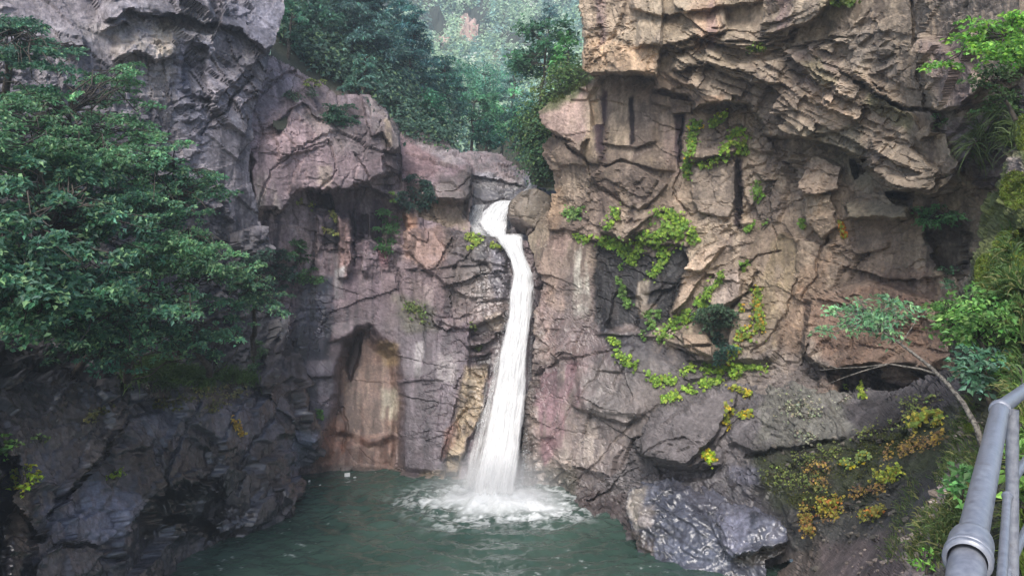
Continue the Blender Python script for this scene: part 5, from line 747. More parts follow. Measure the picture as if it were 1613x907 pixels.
# ivy: leaves lying on the rock along traced runners
def ivy(label, strokes, n, colr, leaf=0.122, acc=None, sh=0.0, w=6, name="ivy", cat="ivy", group="ivy on the right cliff", lift=0.12, var=0.33):
    pts = []; tot = []
    for s in strokes:
        ww = w
        if isinstance(s[-1], (int, float)): ww = s[-1]; s = s[:-1]
        a = np.array(s, float); L = np.hypot(*np.diff(a, axis=0).T); tot.append((a, L, ww))
    area = np.array([l.sum() * ww for _, l, ww in tot]); area /= area.sum(); P, Nn = [], []
    for (a, L, ww), sh_ in zip(tot, area):
        m = int(n * sh_ * 2.2) + 1; cum = np.r_[0, np.cumsum(L)]; q = rng.random(m) * cum[-1]; clump = np.interp(np.arange(m), np.arange(m), q)
        u = np.interp(q, cum, a[:, 0]) + rng.normal(size=m) * ww * 0.55; v = np.interp(q, cum, a[:, 1]) + rng.normal(size=m) * ww * 0.55
        g = fbm(u / 9, v / 9, u * 0, 7, 2); keep = g > -0.35; u, v = u[keep], v[keep]
        for x, y in zip(u, v):
            h, nn = hit(x, y)
            if h is not None: P.append(np.array(h) + np.array(nn) * lift * (0.3 + rng.random())); Nn.append(np.array(nn))
    P, Nn = np.array(P), np.array(Nn); k = len(P); N = unit(Nn) * 0.7 + np.array([-.1, -.45, .55]) + rng.normal(size=(k, 3)) * 0.3; D = np.array([0, 0, -1.0]) + rng.normal(size=(k, 3)) * 0.5
    Ln = leaf * (0.4 + 1.0 * rng.random(k) ** 1.3); v, f = leaf_mesh(P, N, D, Ln, Ln * 0.95, 0.12)
    c = colours(k, colr, var)
    if acc is not None:
        m = rng.random(k) < sh; c = c.reshape(-1, 4, 3); c[m] = (np.asarray(acc) * np.exp(rng.normal(size=(m.sum(), 1)) * .25))[:, None]; c = np.clip(c.reshape(-1, 3), 0, .8)
    root = empty(name, tuple(P[np.argmin(P[:, 2])]), label=label, cat=cat, group=group); bpy.context.view_layer.update()
    put(mesh_obj("foliage", v, f, LEAF, colors=c), root); st = []
    for a, L, ww in tot:
        if name != "ivy" or len(a) < 2: continue
        for q in range(3):
            m = max(4, int(L.sum() / 5)); cum = np.r_[0, np.cumsum(L)]; t = np.linspace(0, cum[-1], m); pp = []
            for x, y in zip(np.interp(t, cum, a[:, 0]) + np.cumsum(rng.normal(size=m)) * ww * .12 + rng.normal() * ww * .3, np.interp(t, cum, a[:, 1]) + np.cumsum(rng.normal(size=m)) * ww * .12 + rng.normal() * ww * .3):
                h, nn = hit(x, y)
                if h is not None and (not pp or np.linalg.norm(np.array(h) - pp[-1]) < .8): pp.append(np.array(h) + np.array(nn) * .03)
            if len(pp) > 2: sv_, sf_ = tube(pp, [.012] * len(pp), 4); put(mesh_obj("stem", sv_, sf_, BARK), root)
    return root
IV, IVL, YEL, ORG = S(112, 146, 62), S(146, 176, 68), S(214, 186, 48), S(200, 128, 50)
ivy("big cushion of bright ivy over the black-stained wall", [[(1035, 335), (1060, 340), (1080, 360), (1092, 378), 9], [(1045, 355), (1070, 368), 16], [(1000, 380), (1040, 372), (1075, 376), 10]], 900, IV, acc=IVL, sh=.35)
ivy("long ivy runner trailing left beneath the pale slab", [[(908, 372), (930, 378), (955, 382), 6], [(955, 382), (985, 390), (1010, 392), 11], [(975, 335), (960, 350), (955, 362), 7], [(968, 345), (978, 330), 5], [(990, 395), (1000, 415), 8]], 620, IV, acc=IVL, sh=.35)
ivy("ivy tail hanging down the middle of the black stain", [[(1045, 390), (1050, 405), (1035, 425), (1025, 440), 6], [(1005, 405), (998, 415), 4], [(1030, 385), (1050, 395), 8]], 260, IV, acc=IVL, sh=.3)
ivy("sparse ivy climbing the left part of the black stain", [[(972, 422), (980, 420), 4], [(975, 440), (982, 460), (990, 480), 5], [(985, 475), (1000, 485), 5], [(1020, 490), (1030, 520), 6], [(1040, 490), (1030, 510), 5], [(1010, 520), (1015, 530), 4]], 220, S(98, 132, 66))
ivy("small ivy tuft on the cliff right beside the upper fall", [[(895, 335), (912, 338), 9], [(900, 345), (918, 330), 6]], 170, S(104, 136, 72))
ivy("ivy column running up to the sheltered wall below the roof", [[(1090, 195), (1092, 220), (1088, 240), (1082, 270), 6], [(1095, 190), (1105, 205), 6], [(1080, 265), (1086, 280), 5]], 330, IV, acc=YEL, sh=.08)
ivy("bright ivy shelf on the ledge under the strata", [[(1140, 235), (1160, 230), (1175, 238), 9], [(1100, 262), (1120, 255), (1140, 246), 5], [(1150, 215), (1165, 205), (1180, 210), 6], [(1120, 200), (1140, 180), 5]], 420, IVL, acc=IV, sh=.4)
ivy("diagonal ivy band climbing to the bushy tuft", [[(1045, 530), (1065, 512), (1085, 495), 8], [(1085, 495), (1110, 470), (1125, 450), 6], [(1125, 450), (1138, 432), 4], [(1050, 530), (1040, 535), 5], [(1095, 485), (1110, 478), 9]], 520, IV, acc=IVL, sh=.25)
ivy("ivy with yellowing leaves to the right of the bushy tuft", [[(1165, 490), (1190, 485), (1198, 470), 6], [(1190, 490), (1198, 510), (1190, 530), 9], [(1175, 520), (1165, 535), (1160, 555), 8], [(1155, 540), (1150, 565), 5], [(1188, 465), (1196, 450), 5]], 520, S(120, 146, 60), acc=S(196, 156, 60), sh=.25)
ivy("green ivy creeper along the blue-black ledge", [[(962, 535), (975, 545), 5], [(970, 558), (990, 568), (1002, 575), 6], [(1022, 592), (1040, 604), (1062, 598), 7]], 330, IVL, acc=IV, sh=.4)
ivy("broad ivy swathe below the tuft leading down to the grey slabs", [[(1075, 585), (1100, 580), (1115, 575), 6], [(1045, 632), (1075, 618), (1105, 608), (1135, 598), 8], [(1110, 600), (1140, 588), (1162, 580), 11], [(1160, 580), (1210, 580), 4]], 640, IVL, acc=IV, sh=.35)
ivy("yellow-green ivy tufts on the grey slab joint", [[(1150, 640), (1145, 670), 5], [(1165, 655), (1185, 655), 5], [(1150, 610), (1180, 625), 5]], 170, S(140, 150, 60), acc=YEL, sh=.3)
ivy("small yellow and green plant on the grey slabs near the wet boulder", [[(1112, 718), (1124, 724), 7]], 120, S(150, 180, 50), 0.11, YEL, .3)
ivy("sprig of green leaves on the cliff face below the roof", [[(1195, 290), (1190, 305), 5], [(1210, 350), (1200, 360), 4]], 60, S(110, 140, 70))
ivy("ivy sprigs scattered on the cliff middle", [[(1165, 420), (1180, 415), 5], [(1175, 365), (1185, 355), 4], [(1265, 345), (1268, 360), 3], [(1200, 305), (1190, 315), 3]], 110, S(108, 146, 60))
ivy("red-tinged leaf streak on the cliff left of the brown boss", [[(1326, 350), (1328, 375), 4]], 50, S(140, 150, 60), acc=ORG, sh=.5)
ivy("grass tuft hanging from the roof edge at the top", [[(1310, 0), (1345, 5), 5], [(1180, 78), (1205, 72), 4]], 120, S(100, 122, 56))
ivy("yellowing leaf clump at the top of the mossy slope", [[(1440, 668), (1465, 660), (1485, 662), 9]], 330, S(170, 160, 66), 0.08, S(124, 146, 62), .4, group="leaf litter and creepers on the mossy slope")
ivy("orange and yellow leaf clump standing beside the wet boulder", [[(1270, 800), (1275, 830), 9], [(1265, 815), (1285, 838), 7]], 230, S(150, 138, 66), 0.07, S(160, 118, 66), .3, group="leaf litter and creepers on the mossy slope")
ivy("yellow-green clump in the middle of the mossy slope", [[(1295, 795), (1325, 790), 10], [(1300, 805), (1320, 812), 7]], 260, S(150, 146, 58), 0.075, S(178, 118, 56), .2, group="leaf litter and creepers on the mossy slope")
ivy("yellow-green clump by the dark cleft of the mossy slope", [[(1385, 752), (1420, 748), 10], [(1405, 740), (1418, 760), 7]], 260, S(156, 156, 58), 0.07, S(120, 140, 60), .4, group="leaf litter and creepers on the mossy slope")
ivy("pale green clump halfway up the mossy slope", [[(1335, 735), (1360, 725), (1372, 718), 7]], 160, S(136, 156, 88), 0.09, YEL, .15, group="leaf litter and creepers on the mossy slope")
ivy("low olive plants below the dark cleft", [[(1362, 818), (1385, 810), (1405, 806), 8]], 180, S(136, 136, 62), 0.065, ORG, .15, group="leaf litter and creepers on the mossy slope")
ivy("brown fallen leaves strewn across the mossy slope", [[(1400, 715), (1450, 705), (1490, 690), 12], [(1340, 778), (1400, 768), 7], [(1270, 740), (1310, 735), 8], [(1280, 765), (1310, 760), 10], [(1290, 820), (1330, 812), 6], [(1270, 845), (1285, 840), 5]], 520, S(136, 112, 76), 0.055, S(176, 150, 70), .35, group="leaf litter and creepers on the mossy slope", name="fallen_leaves", cat="leaves")
ivy("tiny green leaves speckling the upper moss", [[(1350, 690), (1420, 665), (1450, 650), 10], [(1250, 720), (1330, 715), 12], [(1210, 745), (1300, 770), 18], [(1420, 640), (1480, 630), 8]], 520, S(112, 124, 66), 0.06, group="leaf litter and creepers on the mossy slope")
ivy("pale lichen-like leaves on the grey slab under the brown boss", [[(1230, 640), (1290, 650), 18], [(1260, 680), (1290, 700), 12], [(1320, 640), (1340, 625), 8]], 300, S(150, 152, 128), 0.06, group="leaf litter and creepers on the mossy slope")
ivy("three yellow-green leaf sprigs hanging in the hollow", [[(1357, 605), (1362, 630), 4], [(1325, 605), (1327, 612), 2]], 60, S(140, 160, 60), 0.09)
ivy("bright small creeper on the ledge beside the upper fall", [[(735, 373), (755, 378), 6], [(740, 390), (752, 384), 4], [(770, 385), (790, 395), 3]], 150, S(140, 160, 74), 0.13, group="creepers left of the fall")
ivy("moss-green tufts on the wall left of the fall", [[(640, 480), (665, 490), 8], [(742, 510), (750, 520), 4], [(745, 552), (758, 548), 4], [(655, 500), (670, 505), 6]], 160, S(100, 116, 66), 0.11, group="creepers left of the fall")
ivy("yellow leaf sprigs over the dark hollow of the buttress", [[(520, 335), (532, 350), 4], [(510, 360), (530, 370), 5], [(470, 320), (490, 325), 5]], 110, S(128, 132, 76), 0.12, group="creepers left of the fall")
ivy("small plants beside the left shore cleft", [[(500, 645), (508, 660), 4]], 50, S(96, 132, 70), 0.1, group="creepers left of the fall")
ivy("dry brown leaf litter over the left shore crest", [[(240, 640), (300, 625), (350, 610), 10], [(320, 650), (390, 610), 8], [(130, 660), (170, 640), 6]], 420, S(96, 98, 62), 0.07, S(120, 116, 62), .2, group="leaf litter on the left shore", name="fallen_leaves", cat="leaves")
ivy("orange-yellow leaf tuft at the left shore edge", [[(365, 660), (378, 685), 5]], 90, S(176, 150, 66), 0.09, group="leaf litter on the left shore")

# ------------------------------------------------------------------ valley trees and far wood
def conifer_sprays(base, top, Rw, n):
    base, top = np.array(base), np.array(top); out = []
    for k in range(n):
        t = 0.25 + 0.75 * (k + rng.random() * .7) / n; a = k * 2.4 + rng.random(); r = Rw * (1.05 - 0.75 * t) * (0.35 + 0.65 * rng.random())
        c = base + (top - base) * t + np.array([math.cos(a) * r, math.sin(a) * r, -0.05 * r]); out.append((c, Rw * (0.30 + 0.22 * rng.random()) * (1.15 - 0.5 * t)))
    return out
def round_sprays(base, top, Rw, n):
    base, top = np.array(base), np.array(top); out = []
    for k in range(n):
        d = unit(rng.normal(size=3)) * Rw * (0.45 + 0.55 * rng.random()); d[2] *= 0.8; out.append((base + (top - base) * 0.68 + d * [1, 1, 0.9 * np.linalg.norm(top - base) / (2 * Rw) + .2], Rw * (0.28 + 0.2 * rng.random())))
    return out
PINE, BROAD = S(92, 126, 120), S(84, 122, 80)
valley = [  # label, base px, top px, Y, pine?, crown half-width px, colour (lightened and blued as painted haze), sprays
    ("tall spreading pine rooted behind the pink buttress", (553, 118), (566, -30), 38, 1, 95, PINE, 60), ("small pine with a bare stem on the blocky outcrop", (572, 160), (575, 88), 34.5, 1, 38, S(91, 131, 116), 26), ("dense dark pine right of the spreading one", (640, 200), (652, 20), 42, 1, 62, S(69, 109, 108), 46),
    ("bushy pine above the dome's right shoulder", (695, 225), (702, 90), 45, 1, 52, S(74, 117, 108), 40), ("leafy tree beside the left cliff's overhang", (482, 118), (490, -25), 36, 0, 48, S(84, 124, 105), 34), ("blue-green pine behind the spreading pine's crown", (622, 165), (628, -10), 47, 1, 60, S(74, 119, 116), 40),
    ("pale leafy tree over the headwall", (742, 248), (748, 140), 46, 0, 40, S(100, 151, 118), 28), ("light green tree left of the sunless pine trunk", (790, 262), (795, 150), 48, 0, 44, S(117, 173, 129), 30), ("pine whose top leaves the frame above the buttress", (525, 90), (515, -50), 43, 1, 60, PINE, 40),
    ("rounded dark green bush just behind the dome", (668, 225), (670, 150), 40, 0, 40, S(67, 117, 92), 26), ("low dark bush behind the headwall", (765, 250), (770, 190), 42, 0, 34, S(64, 112, 95), 22), ("open-crowned tree leaning over the mossy rock shoulder", (852, 172), (862, 40), 35.5, 0, 52, S(84, 124, 96), 26),
    ("thin pine with a bare grey trunk by the chute", (840, 285), (836, 175), 40, 1, 26, S(69, 107, 100), 14), ("leafy tree half hidden by the roof block", (895, 150), (895, 60), 34.5, 0, 36, S(98, 151, 95), 12), ("dark tree in the gap above the chute boulder", (815, 270), (820, 165), 44, 0, 36, S(67, 114, 100), 24), ("dark green tree against the left overhang", (452, 100), (462, 10), 33.5, 0, 24, S(72, 114, 92), 16),
    ("leafy tree between the pines at mid valley", (715, 200), (722, 110), 56, 0, 44, S(100, 148, 121), 26), ("pine at the right of the valley floor", (805, 215), (812, 90), 58, 1, 40, S(79, 126, 116), 30), ("grey pine on the slope above the open-crowned tree", (862, 110), (866, 5), 60, 1, 36, S(84, 117, 118), 26), ("tree at the foot of the far hillside", (760, 190), (765, 100), 62, 0, 46, S(105, 153, 132), 26)]
for lab, b, tpx, Y, pine, rw, cc, ns in valley:
    B, T = at(b[0], b[1], Y), at(tpx[0], tpx[1], Y); Rw = rw * Y / F
    sp = (conifer_sprays if pine else round_sprays)(B, T, Rw, ns)
    plant("pine_tree" if pine else "broadleaf_tree", lab, "tree", B, bend(B, B + (T - B) * (0.95 if pine else 0.8), 0.0, 7, 0.012), 0.13 if pine else 0.11, sp, (230 if pine else 200) * (40 / Y) ** 1.2, 0.26 if pine else 0.22, cc, group="trees in the valley behind the fall", mat=NEEDLE if pine else LEAF, wd=0.28 if pine else 0.6, flat=0.14 if pine else 0.35, droop=0.12, up=(0, -.3, 1), leafN=0.6)
Cs, Ns, Ds, Lz, Kc = [], [], [], [], []
far_u = rng.random(1700) * 520 + 430; far_v = rng.random(1700) ** 0.9 * 290 - 18
for u, v in zip(far_u, far_v):
    bare = (722 < u < 762 and 12 < v < 66) or (680 < u < 708 and 50 < v < 76)
    if bare: continue
    Y = float(tps(far_ctrl, np.array([u]), np.array([v]))[0]) - 1.0
    if Y < 48: continue
    Hh = 5 + 6 * rng.random(); Rw = Hh * (0.28 + 0.12 * rng.random()); c = at(u, v, Y) - np.array([0, 0, Hh * .45]); pine = rng.random() < 0.45; n = 80
    d = unit(rng.normal(size=(n, 3))) * rng.random((n, 1)) ** 0.4; t = (d[:, 2:3] + 1) / 2; w = (1.15 - t) if pine else np.ones_like(t)
    Cs.append(c + np.c_[d[:, :2] * Rw * w, (t[:, 0]) * Hh]); Ns.append(d + [0, -.3, .6] + rng.normal(size=(n, 3)) * .4); Ds.append(rng.normal(size=(n, 3))); Lz.append((0.5 + 0.5 * rng.random(n)) * (Y / 90) ** .6 * 0.85)
    kc = (S(134, 164, 156) if pine else S(172, 198, 166)) * math.exp(rng.normal() * .22); Kc.append(np.repeat(np.clip(kc * np.exp(rng.normal(size=(n, 1)) * .2), 0, .8), 4, 0))  # leaf colours paled, putting distance haze into them
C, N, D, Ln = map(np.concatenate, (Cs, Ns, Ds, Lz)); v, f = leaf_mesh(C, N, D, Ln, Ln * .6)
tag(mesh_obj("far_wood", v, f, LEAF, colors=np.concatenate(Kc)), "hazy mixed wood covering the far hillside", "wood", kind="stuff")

# undergrowth that covers the slopes between the trees
def undergrowth(label, poly, n, size, colr, acc):
    a = np.array(poly, float); P = []
    while len(P) < n:
        u, v = a[:, 0].min() + rng.random() * np.ptp(a[:, 0]), a[:, 1].min() + rng.random() * np.ptp(a[:, 1])
        if sdf(np.array([u]), np.array([v]), poly)[0] < 0: continue
        h, nn = hit(u, v)
        if h is not None and h.y > 31.5: P.append(np.array(h))
        elif h is None or rng.random() < .1: n -= 1
    P = np.array(P); k = 70; c = np.repeat(P, k, 0); d = rng.normal(size=c.shape) * [.5, .4, .35]; C = c + d + [0, -.2, .3]; m = len(C)
    Ln = size * (0.6 + .8 * rng.random(m)); v, f = leaf_mesh(C, d + [0, -.5, 1.0] + rng.normal(size=C.shape) * .4, rng.normal(size=C.shape), Ln, Ln * .6)
    cl = np.repeat(np.asarray(colr) * np.exp(rng.normal(size=(len(P), 1)) * .25), k, 0) * np.exp(rng.normal(size=(m, 1)) * .22); mk = rng.random(m) < .15; cl[mk] = acc
    return tag(mesh_obj("undergrowth", v, f, LEAF, colors=np.repeat(np.clip(cl, 0, .8), 4, 0)), label, "undergrowth", kind="stuff")
undergrowth("low green undergrowth on the slope beneath the pines", [(435, 60), (480, 0), (640, 60), (720, 235), (640, 215), (560, 140), (500, 118)], 420, .2, S(78, 108, 94), S(112, 140, 100))
undergrowth("green undergrowth on the slope right of the chute", [(850, 160), (900, 110), (935, 60), (930, 120), (870, 165), (850, 250), (836, 240)], 40, .16, S(84, 112, 62), S(120, 140, 80))
undergrowth("leafy scrub in the gap above the chute boulder", [(836, 180), (862, 210), (866, 290), (846, 282), (834, 240)], 60, .16, S(70, 104, 72), S(110, 140, 84))

# ------------------------------------------------------------------ right foreground plants
rt = [(1470, 100, 12), (1640, 20, 11), (1540, 60, 11.5), (1500, 500, 10), (1600, 500, 8.6), (1540, 600, 9), (1460, 520, 10.5)]
def right_plant(name, label, poly, n, ctrl, root, trunk_r, R, per, leaf, colr, cat="shrub", jit=0.35, bark=None, **k):
    sp = fill(poly, n, ctrl, jit, R); b = at(*root); cen = np.mean([s[0] for s in sp], 0)
    return plant(name, label, cat, b, bend(b, cen, 0.06, 7, 0.03), trunk_r, sp, per, leaf, colr, bark=bark, **k)
right_plant("maple_tree", "maple branch with bright layered leaves in the top right corner", [(1468, 104), (1490, 60), (1540, 25), (1640, 10), (1660, 110), (1580, 95), (1530, 90), (1500, 118)], 34, rt, (1690, 160, 11), 0.06, (0.3, 0.55), 420, 0.085, S(104, 152, 70), "tree", accent=S(140, 184, 78), share=.25, flat=0.07)
right_plant("shrub", "dusky green shrub hanging below the maple branch", [(1530, 110), (1580, 95), (1600, 150), (1580, 190), (1540, 180), (1530, 150)], 14, [(1540, 100, 13), (1600, 180, 12.5), (1540, 190, 13)], (1600, 190, 12.6), 0.04, (0.25, 0.45), 300, 0.09, S(76, 100, 60))
right_plant("shrub", "large fresh green maple bush behind the railing", [(1462, 510), (1490, 465), (1540, 450), (1590, 480), (1606, 530), (1600, 580), (1550, 560), (1500, 560)], 34, rt, (1580, 640, 8.6), 0.04, (0.25, 0.45), 480, 0.075, S(96, 140, 74), accent=S(124, 160, 88), share=.25, flat=0.08)
right_plant("shrub", "blue-green oak sapling in front of the maple bush", [(1490, 560), (1530, 540), (1580, 555), (1590, 600), (1550, 625), (1510, 610)], 16, [(1500, 560, 8.8), (1590, 600, 8.0), (1540, 620, 8.3)], (1560, 640, 8.3), 0.03, (0.16, 0.3), 520, 0.085, S(98, 138, 112), jit=.2, wd=.5)
right_plant("shrub", "low leafy weeds at the foot of the railing post", [(1490, 735), (1530, 720), (1545, 745), (1530, 780), (1500, 775)], 7, [(1490, 740, 6.4), (1540, 740, 6.2), (1510, 780, 6)], (1515, 790, 6.2), 0.015, (0.1, 0.2), 650, 0.08, S(96, 142, 84), jit=.1)
right_plant("shrub", "leafy weeds beyond the railing at the frame edge", [(1594, 660), (1640, 640), (1640, 780), (1600, 800), (1590, 740)], 14, [(1600, 660, 5.6), (1640, 640, 5.4), (1600, 800, 4.8)], (1610, 800, 5.0), 0.015, (0.12, 0.22), 600, 0.07, S(108, 146, 70), jit=.12)
right_plant("shrub", "small bright weed at the bottom beside the railing joint", [(1440, 868), (1470, 860), (1478, 890), (1450, 900)], 5, [(1440, 870, 5.6), (1480, 860, 5.5), (1460, 900, 5.3)], (1460, 905, 5.4), 0.012, (0.07, 0.13), 800, 0.05, S(108, 156, 70), jit=.06)
# bent tree with a dead side branch
bt = np.array([at(*p) for p in [(1548, 706, 7.4), (1538, 672, 7.5), (1518, 636, 7.7), (1494, 606, 7.9), (1466, 578, 8.2), (1438, 556, 8.5), (1408, 534, 8.8), (1390, 522, 9.0)]])
sp = fill([(1264, 508), (1290, 482), (1330, 466), (1390, 462), (1456, 482), (1440, 500), (1404, 508), (1420, 528), (1380, 534), (1330, 520), (1296, 524)], 30, [(1264, 508, 9.4), (1456, 482, 9.0), (1380, 530, 8.9), (1340, 470, 9.6)], 0.25, (0.14, 0.3))
broot = plant("bent_tree", "slender bent tree leaning left from the bank beside the railing", "tree", bt[0], bt, 0.032, sp, 620, 0.075, S(112, 156, 116), bark=PALE, wd=0.42, flat=0.08, accent=S(142, 180, 128), share=.2)
parts = []
for pp, r0 in [([(1478, 590, 8.1), (1450, 581, 8.2), (1400, 573, 8.4), (1360, 578, 8.6), (1320, 580, 8.8), (1290, 583, 9.0)], 0.014), ([(1400, 573, 8.4), (1360, 584, 8.5), (1330, 594, 8.6), (1300, 606, 8.7)], 0.009), ([(1320, 580, 8.8), (1290, 570, 8.9), (1270, 572, 9)], 0.005), ([(1420, 540, 8.7), (1440, 510, 8.8), (1446, 495, 8.9)], 0.008), ([(1400, 528, 8.9), (1412, 500, 9.0), (1408, 480, 9.1)], 0.007), ([(1300, 582, 8.9), (1285, 565, 8.9), (1280, 548, 8.9)], 0.004)]:
    p = np.array([at(*q) for q in pp]); parts.append(tube(p, np.linspace(r0, r0 * .3, len(p)), 6))
v, f = merge(parts); put(mesh_obj("dead_branch", v, f, PALE, smooth=True), broot)

def grass(label, strokes, n, length, colr, name="grass", cat="grass", width=0.012, spread=0.35, up=0.8, acc=None, sh=0.2):
    P, Nn = [], []
    tot = [(np.array(s[:-1], float), s[-1]) for s in strokes]; ar = np.array([np.hypot(*np.diff(a, axis=0).T).sum() * w for a, w in tot]); ar /= ar.sum()
    for (a, w), q in zip(tot, ar):
        m = int(n * q) + 1; L = np.hypot(*np.diff(a, axis=0).T); cum = np.r_[0, np.cumsum(L)]; s = rng.random(m) * cum[-1]
        u = np.interp(s, cum, a[:, 0]) + rng.normal(size=m) * w * .55; v = np.interp(s, cum, a[:, 1]) + rng.normal(size=m) * w * .55
        for x, y in zip(u, v):
            h, nn = hit(x, y)
            if h is not None: P.append(h); Nn.append(nn)
    P, Nn = np.array(P), np.array(Nn); k = len(P); d = unit(Nn * .6 + [0, 0, up] + rng.normal(size=(k, 3)) * spread); L = (length * (0.5 + rng.random(k)))[:, None]
    side = unit(np.cross(d, rng.normal(size=(k, 3)))) * width; dr = np.array([0, 0, -1.0])
    p1 = P + d * L * .45 + dr * L * .05; p2 = P + d * L * .8 + dr * L * .28; p3 = P + d * L + dr * L * .6
    v = np.stack([P - side, P + side, p1 - side * .8, p1 + side * .8, p2 - side * .5, p2 + side * .5, p3], 1).reshape(-1, 3)
    b = np.arange(k)[:, None] * 7; f = np.concatenate([b + [t] for t in ([0, 1, 3], [0, 3, 2], [2, 3, 5], [2, 5, 4], [4, 5, 6])], 1).reshape(-1, 3)
    c = np.asarray(colr)[None] * np.exp(rng.normal(size=(k, 1)) * .25)
    if acc is not None: mk = rng.random(k) < sh; c[mk] = np.asarray(acc) * np.exp(rng.normal(size=(mk.sum(), 1)) * .2)
    return tag(mesh_obj(name, v, f, LEAF, colors=np.repeat(np.clip(c, 0, .8), 7, 0)), label, cat, kind="stuff")
STRAW = S(132, 134, 84)
grass("long green grass falling down the bank behind the railing", [[(1600, 430), (1600, 560), (1590, 620), 14], [(1600, 380), (1560, 480), 16]], 1300, 0.22, S(88, 116, 64), acc=STRAW, sh=.2)
grass("grass tufts along the bank's rock rib", [[(1530, 640), (1500, 720), (1480, 760), 16], [(1470, 800), (1440, 880), 20], [(1500, 790), (1480, 880), 20], [(1440, 760), (1400, 880), 14], [(1540, 700), (1520, 860), 16]], 2400, 0.15, S(88, 108, 62), width=0.007, acc=STRAW, sh=.25)
grass("grass beyond the railing at the right frame edge", [[(1600, 620), (1613, 780), 12], [(1600, 800), (1613, 900), 10]], 900, 0.2, S(112, 136, 62), width=0.006, acc=STRAW, sh=.2)
grass("trailing grass on the dark rock under the maple branch", [[(1545, 200), (1530, 240), 9], [(1600, 150), (1590, 230), 10], [(1560, 170), (1580, 190), 10]], 700, 0.45, S(84, 102, 60), up=0.2)
grass("dark grass clump on the left bank above the shore", [[(250, 600), (290, 590), (330, 605), 14], [(200, 590), (260, 575), 16], [(340, 590), (400, 600), 10]], 3600, 0.42, S(74, 100, 54), width=0.014)
grass("thin grass on the moss shoulder beside the roof block", [[(870, 160), (925, 128), 5]], 500, 0.22, S(94, 108, 56), width=0.014)
def moss(label, polys, n, colr):
    P, Nn = [], []
    for c in polys:
        u0, v0, ru, rv = c
        for _ in range(n // len(polys)):
            a, q = rng.random() * 6.28, math.sqrt(rng.random()); h, nn = hit(u0 + ru * q * math.cos(a), v0 + rv * q * math.sin(a))
            if h is not None: P.append(np.array(h) + np.array(nn) * .02); Nn.append(nn)
    P, Nn = np.array(P), np.array(Nn); k = len(P); Ln = 0.03 + 0.045 * rng.random(k); v, f = leaf_mesh(P, Nn + rng.normal(size=(k, 3)) * .6, rng.normal(size=(k, 3)) + [0, 0, -.8], Ln, Ln * .45)
    return tag(mesh_obj("moss", v, f, LEAF, colors=colours(k, colr, .25)), label, "moss", kind="stuff")
moss("bright yellow-green moss cushions on the bank at the right edge", [(1600, 300, 24, 30), (1590, 400, 26, 40), (1555, 430, 18, 30), (1613, 210, 14, 30), (1575, 450, 24, 26), (1530, 675, 10, 5)], 12000, S(112, 128, 54))
moss("olive moss on the slope above the wet boulder", [(1250, 755, 50, 28), (1330, 730, 60, 26), (1400, 700, 50, 18), (1280, 790, 40, 14)], 4500, S(82, 88, 46))

# ------------------------------------------------------------------ railing and walkway
rm, rnt, rout = newmat("painted_steel"); rb = nd(rnt, "ShaderNodeBsdfPrincipled"); rtc = nd(rnt, "ShaderNodeTexCoord"); rn = nd(rnt, "ShaderNodeTexNoise"); rn.inputs["Scale"].default_value = 60; rn.inputs["Detail"].default_value = 6
rnt.links.new(rtc.outputs["Object"], rn.inputs["Vector"]); rr_ = nd(rnt, "ShaderNodeValToRGB"); rr_.color_ramp.elements[0].position = .3; rr_.color_ramp.elements[1].position = .8
rr_.color_ramp.elements[0].color = (*S(118, 122, 134), 1); rr_.color_ramp.elements[1].color = (*S(158, 162, 172), 1); rnt.links.new(rn.outputs[0], rr_.inputs[0]); rn3 = nd(rnt, 'ShaderNodeTexNoise'); rn3.inputs['Scale'].default_value = 22; rn3.inputs['Detail'].default_value = 9; rn3.inputs['Roughness'].default_value = .75; rnt.links.new(rtc.outputs['Object'], rn3.inputs['Vector']); rmr = nd(rnt, 'ShaderNodeMapRange', i_1=.56, i_2=.74, i_3=0, i_4=.75); rnt.links.new(rn3.outputs[0], rmr.inputs[0]); rmx = nd(rnt, 'ShaderNodeMix', data_type='RGBA'); rmx.inputs[7].default_value = (.13, .115, .10, 1); rnt.links.new(rmr.outputs[0], rmx.inputs[0]); rnt.links.new(rr_.outputs[0], rmx.inputs[6]); rnt.links.new(rmx.outputs[2], rb.inputs["Base Color"]); rbm = nd(rnt, 'ShaderNodeBump'); rbm.inputs['Strength'].default_value = .12; rbm.inputs['Distance'].default_value = .004; rnt.links.new(rn3.outputs[0], rbm.inputs['Height']); rnt.links.new(rbm.outputs[0], rb.inputs['Normal'])
r2 = nd(rnt, "ShaderNodeMapRange", i_1=.3, i_2=.8, i_3=.28, i_4=.5); rnt.links.new(rn.outputs[0], r2.inputs[0]); rnt.links.new(r2.outputs[0], rb.inputs["Roughness"]); rb.inputs["Metallic"].default_value = 0.25; rnt.links.new(rb.outputs[0], rout.inputs[0])
W3 = lambda x, y, z: np.array([x, y, H + z])
Q1, E2, E3 = W3(.783, 1.275, -.450), W3(1.475, 2.25, -.364), W3(2.62, 3.65, -.42)
rail = empty("railing", tuple(W3(1.53, 2.27, -1.5)), label="blue-grey painted steel handrail with collared joints in the right foreground", cat="railing"); bpy.context.view_layer.update()
def pipe(name, a, b, r, parent=rail, n=2, sides=28):
    t = np.linspace(0, 1, n)[:, None]; p = np.array(a) * (1 - t) + np.array(b) * t; v, f = tube(p, [r] * n, sides); return put(mesh_obj(name, v, f, rm, smooth=True), parent)
def collar(c, d, r, w, parent=rail):
    d = unit(np.array(d)); s = np.linspace(-1, 1, 9); p = np.array([c + d * w * q for q in s]); v, f = tube(p, [r * (1 - .16 * abs(q) ** 4) if abs(q) < 1 else r * .8 for q in s], 32); return put(mesh_obj("collar", v, f, rm, smooth=True), parent)
